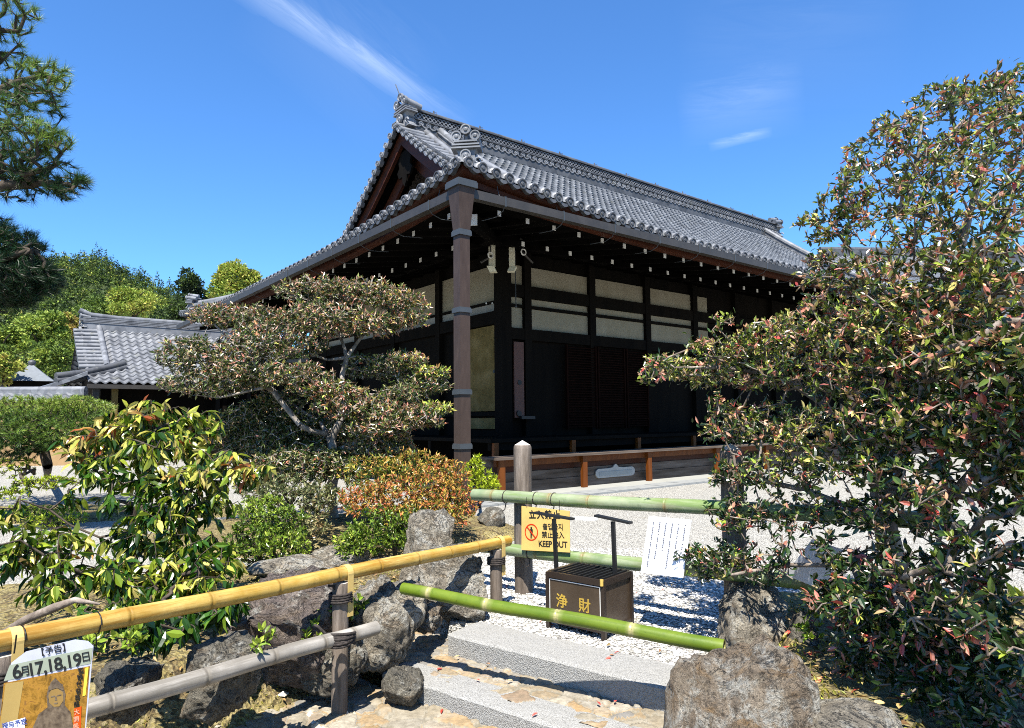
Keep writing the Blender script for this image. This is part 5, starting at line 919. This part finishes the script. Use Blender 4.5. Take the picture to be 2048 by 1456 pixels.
rt_ = thing('glossy_shrub', br0, 'huge glossy-leaved shrub with pink and red new leaves filling the right side', 'shrub'); mb.build('trunk', M['midbark'], rt_)
lv = MB(); lo = np.clip((tips[:, 2]-.6)/1.2, 0, 1); sky_ = tips[:, 2] > 1.25+.235*tips[:, 1]; far_ = tips[:, 1] > 3.3
for sel, per, lg, wd in ((sky_, 4, .041, .015), (~sky_ & far_, 5, .041, .0155), (~sky_ & ~far_, 5, .050, .019)):
    n = int(sel.sum()); pick = rng.random(n); l2 = lo[sel]; t2 = np.where(pick < .11, .86, np.where(pick < .15, .97, np.where(pick < .17+(.50 if wd > .0153 else .26)*l2, rng.uniform(.50, .90, n), .20+.22*l2))); yl = (tint[sel] >= .57) & (rng.random(n) < .5); t2 = np.where(yl, rng.uniform(.56, .66, n), t2)
    rosettes(lv, tips[sel], D[sel], t2, per, lg, wd, spread=.9, upb=.2, jit=.08, back=.06, curl=.2, old=.28, oldt=.22)
    k = np.where(sel)[0][rng.random(n) < .20+.45*l2]; rosettes(lv, tips[k], D[k], rng.uniform(.46, .82, len(k)), 6, lg*.62, wd*.55, spread=.7, upb=.6, jit=.05, back=.0)
lv.build('foliage', M['lf_right'], rt_)
# fallen leaves
fl = MB(); n = 420; P = np.zeros((n, 3)); P[:, 0] = rng.uniform(1.05, 2.9, n); P[:, 1] = rng.uniform(1.9, 4.2, n); P[:, 2] = bankr(P[:, 0], P[:, 1])+.02
D = unit(np.stack([rng.normal(size=n), rng.normal(size=n), rng.normal(size=n)*.25], 1)); leaves(fl, P, D, np.tile([0, 0, 1.], (n, 1))+rng.normal(size=(n, 3))*.3, np.full(n, .055), np.full(n, .024), rng.random(n), .2, .3)
n = 60; P = np.stack([rng.uniform(-.5, 1.4, n), rng.uniform(2.6, 5.2, n), np.full(n, .015)], 1); q = qdist(P[:, 0], P[:, 1]); P[:, 2] = np.where(q > .42, -.175, np.where(q > 0, -.085, .02)); leaves(fl, P, unit(np.stack([rng.normal(size=n), rng.normal(size=n), rng.normal(size=n)*.1], 1)), np.tile([0, 0, 1.], (n, 1))+rng.normal(size=(n, 3))*.2, np.full(n, .035), np.full(n, .014), .5+.5*rng.random(n), .2, .3)
n = 700; t = rng.uniform(0, 3, n); e = rng.uniform(.1, 2.0, n); P = np.stack([RA[0]+RT[0]*t+RM[0]*e, RA[1]+RT[1]*t+RM[1]*e, 0*t], 1); P[:, 2] = bankh(P[:, 0], P[:, 1])+.012; leaves(fl, P, unit(np.stack([rng.normal(size=n), rng.normal(size=n), rng.normal(size=n)*.3], 1)), np.tile([0, 0, 1.], (n, 1))+rng.normal(size=(n, 3))*.4, rng.uniform(.02, .05, n), rng.uniform(.008, .02, n), rng.random(n)*.6, .2, .3)
M['lf_fallen'] = leafmat('fallen_leaf', [(0, (.18, .10, .04)), (.3, (.36, .24, .10)), (.6, (.40, .30, .14)), (.8, (.42, .06, .04)), (1, (.55, .10, .08))], .6, .15)
tag(fl.build('fallen_leaves', M['lf_fallen']), 'dry brown and red fallen leaves on the banks and paving', 'fallen leaves', kind='stuff')
# moss and small ground leaves under the right shrub and on the bank
gc = MB(); n = 9000; P = np.stack([rng.uniform(1.0, 3.6, n), rng.uniform(1.4, 4.3, n), np.zeros(n)], 1); P[:, 2] = bankr(P[:, 0], P[:, 1])+.004; keep = np.array([noise.noise((a*2.2, b*2.2, 4.)) > -.12 for a, b, _ in P]); P = P[keep]; n = len(P)
leaves(gc, P, unit(np.stack([rng.normal(size=n), rng.normal(size=n), np.full(n, .8)], 1)), rng.normal(size=(n, 3)), rng.uniform(.012, .034, n), rng.uniform(.006, .016, n), rng.random(n)**1.5, .2, .3, False)
n = 9000; t = rng.uniform(-.4, 3, n); e = rng.uniform(.15, 2.2, n); P = np.stack([RA[0]+RT[0]*t+RM[0]*e, RA[1]+RT[1]*t+RM[1]*e, 0*t], 1); keep = np.array([noise.noise((a*1.9, b*1.9, 9.)) > .05 for a, b, _ in P]); P = P[keep]; n = len(P); P[:, 2] = bankh(P[:, 0], P[:, 1])+.003
leaves(gc, P, unit(np.stack([rng.normal(size=n), rng.normal(size=n), np.full(n, .8)], 1)), rng.normal(size=(n, 3)), rng.uniform(.01, .026, n), rng.uniform(.004, .012, n), rng.random(n)**1.4, .2, .3, False)
M['lf_moss'] = leafmat('moss_leaf', [(0, (.10, .085, .02)), (.5, (.22, .20, .03)), (1, (.30, .34, .06))], .6, .2)
tag(gc.build('ground_cover', M['lf_moss']), 'mossy ground cover on the soil banks', 'ground cover', kind='stuff')
# --- pines
M['needle'] = leafmat('pine_needle', [(0, (.012, .035, .014)), (.3, (.03, .075, .025)), (.6, (.10, .17, .05)), (.8, (.20, .30, .05)), (1, (.36, .40, .10))], .4, .2)
def needles(mb, tips, dirs, tint, per, lg, wd, cone=.75):
    n = len(tips)*per; P = np.repeat(tips, per, 0); D0 = np.repeat(dirs, per, 0); R_ = unit(rng.normal(size=(n, 3))); D = unit(D0+R_*cone*rng.uniform(.5, 1.3, (n, 1))+[0, 0, .12]); P = P-D0*rng.random((n, 1))*lg*.7; L_ = lg*rng.uniform(.7, 1.15, n); Sd = unit(np.cross(D, rng.normal(size=(n, 3))))*wd
    V = np.stack([P-Sd, P+Sd, P+D*L_[:, None]], 1); mb.add(V.reshape(-1, 3), np.arange(3*n).reshape(-1, 3), 0, False, np.repeat(np.clip(np.repeat(tint, per)+rng.normal(size=n)*.12, 0, 1), 3))
def pine(label, base, limbs, bl, per, lg, wd, r0, cat='pine tree', dens=1., wood='darkbark', cone=.75, **gk):
    tips, tint, cen = blobtips(bl, dens); mb, A, par, tn, D = grow(limbs, tips, .14, r0=r0, **gk); o = thing('pine_tree', base, label, cat); mb.build('trunk', M[wood], o); lv = MB(); needles(lv, tips, unit(D*.7+unit(tips-np.asarray(base)*[1, 1, 0]-[0, 0, 1.0])*.4), tint, per, lg, wd, cone); lv.build('needles', M['needle'], o); return o
pb = at(-420, 900, 6.8); pb[2] = 0
pine('tall pine reaching in from the top left with long dark green needles', pb, [[pb]+PX(6.8, (-400, 800), (-360, 500), (-330, 250), (-300, 0), (-280, -200)), PX(6.8, (-200, 400), (-80, 385), (20, 370), (100, 365), (150, 370)), PX(6.8, (-180, 250), (-60, 210), (30, 165), (90, 150)), PX(6.8, (-180, 120), (-80, 80), (0, 60)), PX(6.8, (-220, 560), (-100, 540), (0, 520), (60, 500))],
     [(20, 20, 50, 50, 6.8, .4, 50, .62), (-30, 120, 100, 70, 6.8, .5, 110, .6), (90, 150, 50, 26, 6.8, .3, 40, .72), (60, 200, 70, 34, 6.7, .4, 50, .5), (0, 260, 120, 60, 6.7, .5, 130, .62), (100, 280, 40, 30, 6.7, .3, 40, .75), (40, 330, 100, 34, 6.8, .5, 80, .4), (80, 360, 60, 22, 6.8, .3, 44, .32), (160, 362, 22, 14, 6.8, .2, 16, .35), (130, 385, 40, 14, 6.8, .2, 18, .2), (40, 395, 40, 12, 6.8, .2, 8, .2), (-120, 300, 120, 160, 6.8, .6, 120, .4), (-120, 60, 120, 120, 6.8, .6, 100, .5),
      (-50, 470, 100, 50, 6.9, .4, 150, .16), (30, 485, 50, 34, 6.9, .3, 90, .18), (30, 550, 80, 50, 7.0, .5, 260, .05), (-60, 580, 120, 50, 7.0, .5, 200, .05), (70, 560, 44, 40, 7.0, .3, 110, .06), (20, 590, 50, 24, 7.1, .3, 90, .05)], 40, .115, .0021, .13, dens=1.45, wander=.4, rmin=.004)
cb = gz(95, 950, 0.)
pine('clipped broad pine with a flat bright green crown on the left', cb, [[cb]+PX(10.5, (95, 930), (85, 890), (90, 860)), PX(10.5, (130, 870), (180, 855)), PX(10.5, (60, 880), (20, 880))],
     [(60, 815, 90, 22, 10.6, .8, 330, .85), (150, 815, 66, 24, 10.6, .8, 280, .86), (100, 838, 110, 24, 10.2, .7, 240, .66), (30, 850, 70, 24, 10.2, .6, 120, .6), (180, 850, 40, 26, 10.4, .6, 80, .6), (-60, 850, 100, 50, 10.6, .7, 200, .75), (110, 862, 110, 26, 10.0, .6, 260, .7), (30, 885, 90, 26, 10.1, .6, 180, .6), (60, 880, 60, 24, 10.1, .5, 90, .45), (30, 910, 40, 18, 10.0, .4, 50, .3), (140, 880, 50, 20, 10.2, .4, 60, .3)], 30, .075, .0038, .07, dens=1.4, wander=.3)
# ================================================================== SIDE HALL on the left
O2 = at(176, 766, 21.5); ZS = O2[2]; O2 = np.array([O2[0], O2[1], 0])
sh2 = thing('side_hall', O2, 'smaller plastered side hall with a silvery pantile roof left of the main hall', 'hall', rz=PHI)
def zf2(s): return ZS+.56*s+.030*s*s
def pantile(mb, x0, x1, smax, f, zfn, per=.275, cs=.235):
    n = int((x1-x0)/per); b = np.linspace(0, 1, 9)[:-1]; T = (x0+per*(np.arange(n)[:, None]+b[None])).ravel(); wv = np.tile(.030*np.sin(2*math.pi*b)+.018*np.maximum(0, np.cos(2*math.pi*(b-.15))), n); k = np.arange(int(smax/cs)+1); s = np.clip(np.stack([k*cs-.012, k*cs-.016, (k+1)*cs+.055], 1).ravel(), 0, smax); h = np.tile([.016, .060, 0], len(k))
    z = zfn(s)[None]+wv[:, None]+h[None]; mb.grid(f(T[:, None]+0*s[None], s[None]+0*T[:, None], z), 0, False)
mb = MB(); pantile(mb, 0, 7, 3.3, lambda t, s, z: np.stack([t, s, z], -1), zf2); pantile(mb, 0, 7, 3.3, lambda t, s, z: np.stack([t, 6.6-s, z], -1), zf2)
mb.build('roof', M['tilepale'], sh2, False)
zr2 = float(zf2(3.3)); mb = MB(); mb.box((.15, 3.12, zr2-.1), (7, 3.48, zr2+.16)); 
for k in range(4): mb.box((.12, 3.10-.0, zr2+.163+.055*k), (7, 3.50, zr2+.20+.055*k)); mb.box((.16, 3.15, zr2+.20+.055*k), (7, 3.45, zr2+.218+.055*k))
mb.tube([(.0, 3.3, zr2+.62), (.35, 3.3, zr2+.47), (1.2, 3.3, zr2+.42), (7, 3.3, zr2+.42)], .10, 10); mb.build('ridge', M['tilepale'], sh2, False)
mb = MB(); onigawara(mb, (.12, 3.3, zr2), (-1, 0, 0), .75); mb.build('ridge_ornament', M['tilepale'], sh2, False)
mb = MB()
for s in np.arange(.9, 3.2, .21): mb.tube([(-.18, s, float(zf2(s))+.05), (.55, s, float(zf2(s))+.08)], .085, 8)
s = np.linspace(.85, 3.25, 12); mb.tube(np.stack([np.full(12, .62), s, zf2(s)+.14], -1), .10, 8); mb.build('verge_tile_row', M['tilepale'], sh2, False)
mb = MB(); s = np.linspace(-.0, 1, 10); mb.tube(np.stack([1.15-2.0*s, .95-.85*s, zf2(.95)+.20-.78*s+.22*s*s], -1), .11, 8); mb.tube(np.stack([1.15-2.0*s, .95-.85*s, zf2(.95)+.04-.78*s+.22*s*s], -1), .13, 8); mb.build('hip_ridge', M['tiledark'], sh2, False)
# pent roof on the gable end
mb = MB(); P = np.array([[[(-.02)-1.9*a, y, zf2(.9)-.15-.95*a+.2*a*a] for a in np.linspace(0, 1, 10)] for y in np.linspace(0, 6.6, 40)]); P[..., 2] += .02*np.sin(np.arange(40)*2.2)[:, None]; mb.grid(P); mb.grid(P-[0, 0, .08]); mb.grid(np.stack([P[0], P[0]-[0, 0, .12]])); mb.grid(np.stack([P[:, -1], P[:, -1]-[0, 0, .12]])); mb.build('pent_roof', M['tile'], sh2, False)
mb = MB(); mb.box((.45, .75, 0), (6.8, 5.9, ZS+.35)); mb.prism([(.75, ZS+.35), (5.9, ZS+.35), (3.3, zr2-.15)], (.45, 0, 0), (0, 1, 0), (0, 0, 1), (.2, 0, 0)); mb.build('wall', M['darkwood'], sh2, False)
mb = MB(); mb.box((-.02, -.02, ZS-.14), (7, .10, ZS-.03)); mb.box((-.02, -.1, ZS-.17), (7, -.025, ZS-.06)); mb.build('eave_board', M['gutter'], sh2, False)
for x, m_ in ((.25, 'gutter'), (.78, 'goldpanel'), (4.2, 'darkwood')): k = MB(); k.box((x-.09, .12, 0), (x+.09, .30, ZS-.05)); k.build('eave_post', M[m_], sh2, False)
for x in (1.6, 3.4, 5.2): k = MB(); k.box((x, .70, .5), (x+1.2, .748, 1.5)); k.build('wall_panel', M['goldpanel'], sh2, False)
# corridor added between the two halls as a dark stand-in for shade
ca, cb_ = at(440, 800, 23.4), at(640, 800, 22.6); ca[2] = cb_[2] = 0; cu_ = (cb_-ca)/np.linalg.norm(cb_-ca); cn_ = np.array([cu_[1], -cu_[0], 0]); cl_ = np.linalg.norm(cb_-ca)
co_ = thing('shade_corridor', ca, 'added dark timber corridor standing in for the shade of the main hall, behind the tiered tree', 'corridor')
cq = lambda t, d, z: ca+cu_*t+cn_*d+np.array([0, 0, z])
def cbox(mb, t0, t1, d0, d1, z0, z1): mb.hexa([cq(t0, d0, z0), cq(t1, d0, z0), cq(t1, d1, z0), cq(t0, d1, z0), cq(t0, d0, z1), cq(t1, d0, z1), cq(t1, d1, z1), cq(t0, d1, z1)])
mb = MB(); cbox(mb, 0, cl_, -.9, -.8, 0, 3.2); mb.build('wall', M['blackwood'], co_)
mb = MB(); cbox(mb, -.2, cl_+.2, -1.4, .5, 3.2, 3.34); mb.build('roof', M['tiledark'], co_)
for t in np.linspace(.1, cl_-.1, 4): mb = MB(); cbox(mb, t-.08, t+.08, .1, .26, 0, 3.195); mb.build('post', M['darkwood'], co_)
# earthen garden wall with a tiled coping
wa, wb = at(-420, 782, 20.), at(172, 786, 20.5); wa[2] = wb[2] = 0; wu = (wb-wa)/np.linalg.norm(wb-wa); wn = np.array([-wu[1], wu[0], 0]); wl_ = np.linalg.norm(wb-wa)
gw_ = thing('garden_wall', wa, 'ochre earthen garden wall with a pale tiled coping behind the clipped pine', 'wall')
q = lambda t, d, z: wa+wu*t+wn*d+np.array([0, 0, z])
mb = MB(); mb.hexa([q(0, -.18, -.1), q(wl_, -.18, -.1), q(wl_, .18, -.1), q(0, .18, -.1), q(0, -.15, 1.95), q(wl_, -.15, 1.95), q(wl_, .15, 1.95), q(0, .15, 1.95)]); mb.build('earthen_body', pmat('earth_plaster', [(.3, (.30, .20, .11)), (.7, (.46, .32, .18))], 2, 7, .95, .2, .01), gw_)
mb = MB(); pantile(mb, 0, wl_, .46, lambda t, s, z: wa+wu*t[..., None]+wn*(-.46+s)[..., None]+np.stack([0*z, 0*z, z], -1), lambda s: 1.93+.55*s); pantile(mb, 0, wl_, .46, lambda t, s, z: wa+wu*t[..., None]+wn*(.46-s)[..., None]+np.stack([0*z, 0*z, z], -1), lambda s: 1.93+.55*s)
mb.tube([q(0, 0, 2.27), q(wl_, 0, 2.27)], .11, 10); mb.hexa([q(0, -.12, 2.1), q(wl_, -.12, 2.1), q(wl_, .12, 2.1), q(0, .12, 2.1), q(0, -.12, 2.25), q(wl_, -.12, 2.25), q(wl_, .12, 2.25), q(0, .12, 2.25)]); mb.build('coping', M['tilepale'], gw_)
# far hut with a pyramid roof
c = at(62, 764, 36.); cz = c[2]; c = np.array([c[0], c[1], 0]); hu = thing('garden_hut', c, 'distant garden hut with a grey pyramid roof and knob finial', 'hut', rz=.5)
mb = MB(); G = np.array([[[r*1.62*math.cos(a), r*1.62*math.sin(a), cz+1.0*(1-r)**1.0-.15*(1-r)*r] for r in np.linspace(1, .06, 12)] for a in np.linspace(math.pi/4, math.pi*2.25, 5)]); mb.grid(G, 0, False); mb.build('roof', flat('grey_shingle', (.16, .175, .19), .6), hu, False)
mb = MB(); mb.tube([(0, 0, cz+.9), (0, 0, cz+1.05), (0, 0, cz+1.13), (0, 0, cz+1.2)], np.array([.14, .2, .16, .03]), 10); mb.build('finial', M['tiledark'], hu, False)
mb = MB(); mb.box((-.9, -.9, -.2), (.9, .9, cz+.02)); mb.build('wall', M['darkwood'], hu, False)
# far halls behind the right shrub
def farhall(name, px, py, Y, ln, half, slope, rz, mat, label, cat):
    c = at(px, py, Y); z = c[2]; c = np.array([c[0], c[1], 0]); t = thing(name, c, label, cat, rz=rz); mb = MB(); s = np.linspace(0, half, 14); zz = z-slope*(1.25*s-.25*s*s/half)
    for sg in (-1, 1):
        T, B, _ = lateral(ln); T = T[::2]; B = B[::2]*1.5; mb.grid(np.stack([T[:, None]+0*s, sg*s[None]+0*T[:, None], zz[None]+B[:, None]], -1), 0, False)
    mb.build('roof', M[mat], t, False); mb = MB(); mb.box((0, -.3, z-.2), (ln, .3, z+.35)); mb.tube([(0, 0, z+.42), (ln, 0, z+.42)], .2, 8); mb.build('ridge', M['tiledark'], t, False); mb = MB(); mb.box((.6, -half*.85, -.3), (ln-.6, half*.85, float(zz[-1])+.1)); mb.prism([(-half*.85, float(zz[-1])+.1), (half*.85, float(zz[-1])+.1), (0, z-.3)], (.6, 0, 0), (0, 1, 0), (0, 0, 1), (ln-1.2, 0, 0)); mb.build('wall', M['plaster'], t, False)
farhall('distant_hall', 1640, 512, 44., 26, 7, .5, math.radians(4), 'tile', 'distant hall with a dark grey roof rising beyond the main hall roof at right', 'hall')
farhall('distant_hall', 1985, 520, 34., 16, 6, .62, math.radians(20), 'tilepale', 'distant hall with a pale tiled roof glimpsed through the right shrub', 'hall')
# ================================================================== HILL AND TREES BEHIND
def hilltop(px): return np.interp(px, [-900, -300, 0, 88, 146, 199, 264, 322, 354, 400, 470, 560, 760, 1200], [485, 500, 520, 516, 510, 520, 548, 574, 594, 628, 655, 692, 780, 845])
pxs = np.linspace(-900, 1200, 90); ts = np.linspace(0, 1.25, 26); P = np.zeros((90, 26, 3))
for i, x in enumerate(pxs):
    zt = at(x, hilltop(x)+16, 165.)[2]
    for j, t in enumerate(ts):
        Y = 68+97*t; q = at(x, 840, Y); P[i, j] = (q[0], Y, -.5+zt*(min(t, 1.)**1.15 if t <= 1 else 1-.6*(t-1))+1.5*noise.noise((x*.01, t*5, 0)))
mb = MB(); mb.grid(P); tag(mb.build('wooded_hill', flat('hill_floor', (.035, .05, .015), .95)), kind='structure')
M['lf_far'] = leafmat('far_foliage', [(0, (.016, .030, .014)), (.3, (.065, .10, .032)), (.5, (.15, .215, .05)), (.68, (.26, .33, .07)), (.85, (.40, .41, .10)), (1, (.36, .27, .10))], .6, .3, .3, .5)
def crown_leaves(mb, c, rx, rz, n, sz, tint, conifer=False, lobes=7):
    k = max(3, lobes); L_ = unit(rng.normal(size=(k, 3)))*rng.uniform(.30, .80, (k, 1)); L_[:, 2] *= .85; lr = rng.uniform(.20, .46, k); w = rng.integers(0, k, n); u_ = unit(rng.normal(size=(n, 3))); u_[:, 2] = np.where(u_[:, 2] < -.35, -u_[:, 2], u_[:, 2])
    q = L_[w]+u_*(lr[w]*rng.random(n)**.25)[:, None]; 
    if conifer: q = q*np.clip(.95-.75*(q[:, 2:]+.3), .12, 1.2)*[1, 1, 0]+q*[0, 0, 1.35]
    P = np.asarray(c)+q*[rx, rx, rz]; D = unit(u_+rng.normal(size=(n, 3))*.7); leaves(mb, P, D, unit(rng.normal(size=(n, 3))+[0, 0, 1.2]), sz*rng.uniform(.6, 1.4, n), sz*rng.uniform(.35, .8, n), np.clip(tint+rng.normal(size=n)*.10+rng.normal(size=k)[w]*.07, 0, 1), .15, .2, False)
fo = MB()
for _ in range(4200):
    x = rng.uniform(-260, 620); t = rng.random()**.8*1.02 if _ < 3200 else rng.uniform(.86, 1.03); i = np.interp(x, pxs, np.arange(90)); j = t/1.25*25; q = P[int(i), min(25, int(j))]+(P[min(89, int(i)+1), min(25, int(j))]-P[int(i), min(25, int(j))])*(i % 1)
    con = rng.random() < .36; r = rng.uniform(1.1, 2.3)*(.7+.3*t); tn = rng.choice([.12, .3, .42, .52, .66, .82], p=[.16, .24, .24, .18, .12, .06]) if not con else rng.uniform(.10, .34)
    crown_leaves(fo, q+[0, 0, r*(.9 if not con else 1.0)], r*(.8 if con else 1), r*(1.5 if con else .9), 64 if t > .5 else 84, .42, tn, con, 6)
tag(fo.build('forest', M['lf_far']), 'mixed evergreen and fresh spring forest covering the hillside', 'forest', kind='stuff')
def bgtree(x0, x1, y0, y1, Y, tint, n, sz, label, cat='tree', conifer=False, name='background_tree', ylow=None, lobes=20):
    c = at((x0+x1)/2, (y0+y1)/2, Y); rx, rz = (x1-x0)/2*Y/FPX, (y1-y0)/2*Y/FPX; o = thing(name, (c[0], c[1], 0), label, cat, 'trees below the hill'); mb = MB(); h = max(.6, c[2]); mb.tube([(c[0], c[1], -.3), (c[0]+.1, c[1], h*.5), (c[0], c[1], h+rz*.3)], np.array([.22, .17, .06])*rx/2.2, 7)
    for k in range(7): a = k*2.4; z = h-rz*.5+rz*.12*k; mb.tube([(c[0], c[1], z-.3), (c[0]+math.cos(a)*rx*.4, c[1]+math.sin(a)*rx*.4, z+rz*.25), (c[0]+math.cos(a)*rx*.75, c[1]+math.sin(a)*rx*.75, z+rz*.4)], np.array([.08, .05, .02])*rx/2.2, 5)
    mb.build('trunk', M['darkbark'], o); mb = MB(); crown_leaves(mb, c, rx*1.05, rz*1.1, int(n*1.8), sz*.72, tint, conifer, lobes); mb.build('crown', M['lf_far'], o)
for a in [(418, 532, 514, 640, 48, .74, 5200, .30, 'yellow-green rounded tree rising just left of the main hall eave'), (348, 432, 536, 640, 50, .10, 3200, .28, 'dark evergreen beside the yellow-green tree, left of the eave'), (205, 325, 566, 650, 52, .72, 4200, .30, 'golden yellow broad tree above the side hall ridge'), (330, 420, 585, 660, 46, .22, 2400, .28, 'dark green bushy tree behind the side hall ridge end'), (20, 150, 612, 740, 44, .58, 4600, .30, 'fresh green spreading tree at the foot of the hill, left of the side hall'), (-60, 60, 640, 760, 40, .64, 4200, .28, 'lime green tree at the left edge above the wall'),
          (108, 168, 625, 690, 47, .95, 1800, .26, 'small brownish dome-shaped tree left of the side hall ridge'), (60, 165, 660, 770, 40, .50, 3600, .26, 'bushy green tree behind the grey pyramid roof'), (-30, 40, 700, 780, 34, .80, 2000, .24, 'small golden shrub-like tree left of the hut'), (150, 250, 590, 660, 60, .40, 2600, .34, 'mid green tree between the golden tree and the hill'), (-150, -20, 560, 700, 55, .34, 3000, .36, 'green tree behind the pine at the left edge'), (440, 560, 580, 680, 44, .45, 2400, .28, 'green tree low behind the main hall eave')]: bgtree(*a)
# small dome of green foliage seen between the side hall roof and the tiered tree

# ------------------------------------------------------------------ overall exposure balance: every surface's own reflectance, set once
for mt in bpy.data.materials:
    if not mt.use_nodes: continue
    nt = mt.node_tree; leaf = any(n.type == 'BSDF_TRANSLUCENT' for n in nt.nodes)
    for n in list(nt.nodes):
        if n.type not in ('BSDF_PRINCIPLED', 'BSDF_TRANSLUCENT'): continue
        s_ = n.inputs[0]; h = N('ShaderNodeHueSaturation'); h.inputs['Saturation'].default_value = 1.02 if leaf else 1.12; h.inputs['Value'].default_value = .98 if leaf else .74
        if s_.is_linked: src_ = s_.links[0].from_socket; L(src_, h.inputs['Color'])
        else: h.inputs['Color'].default_value = s_.default_value
        out_ = h.outputs[0]
        if leaf: g_ = N('ShaderNodeGamma'); g_.inputs[1].default_value = 1.10; L(out_, g_.inputs[0]); out_ = g_.outputs[0]
        L(out_, s_)
        if n.type == 'BSDF_PRINCIPLED': n.inputs['Specular IOR Level'].default_value *= .75
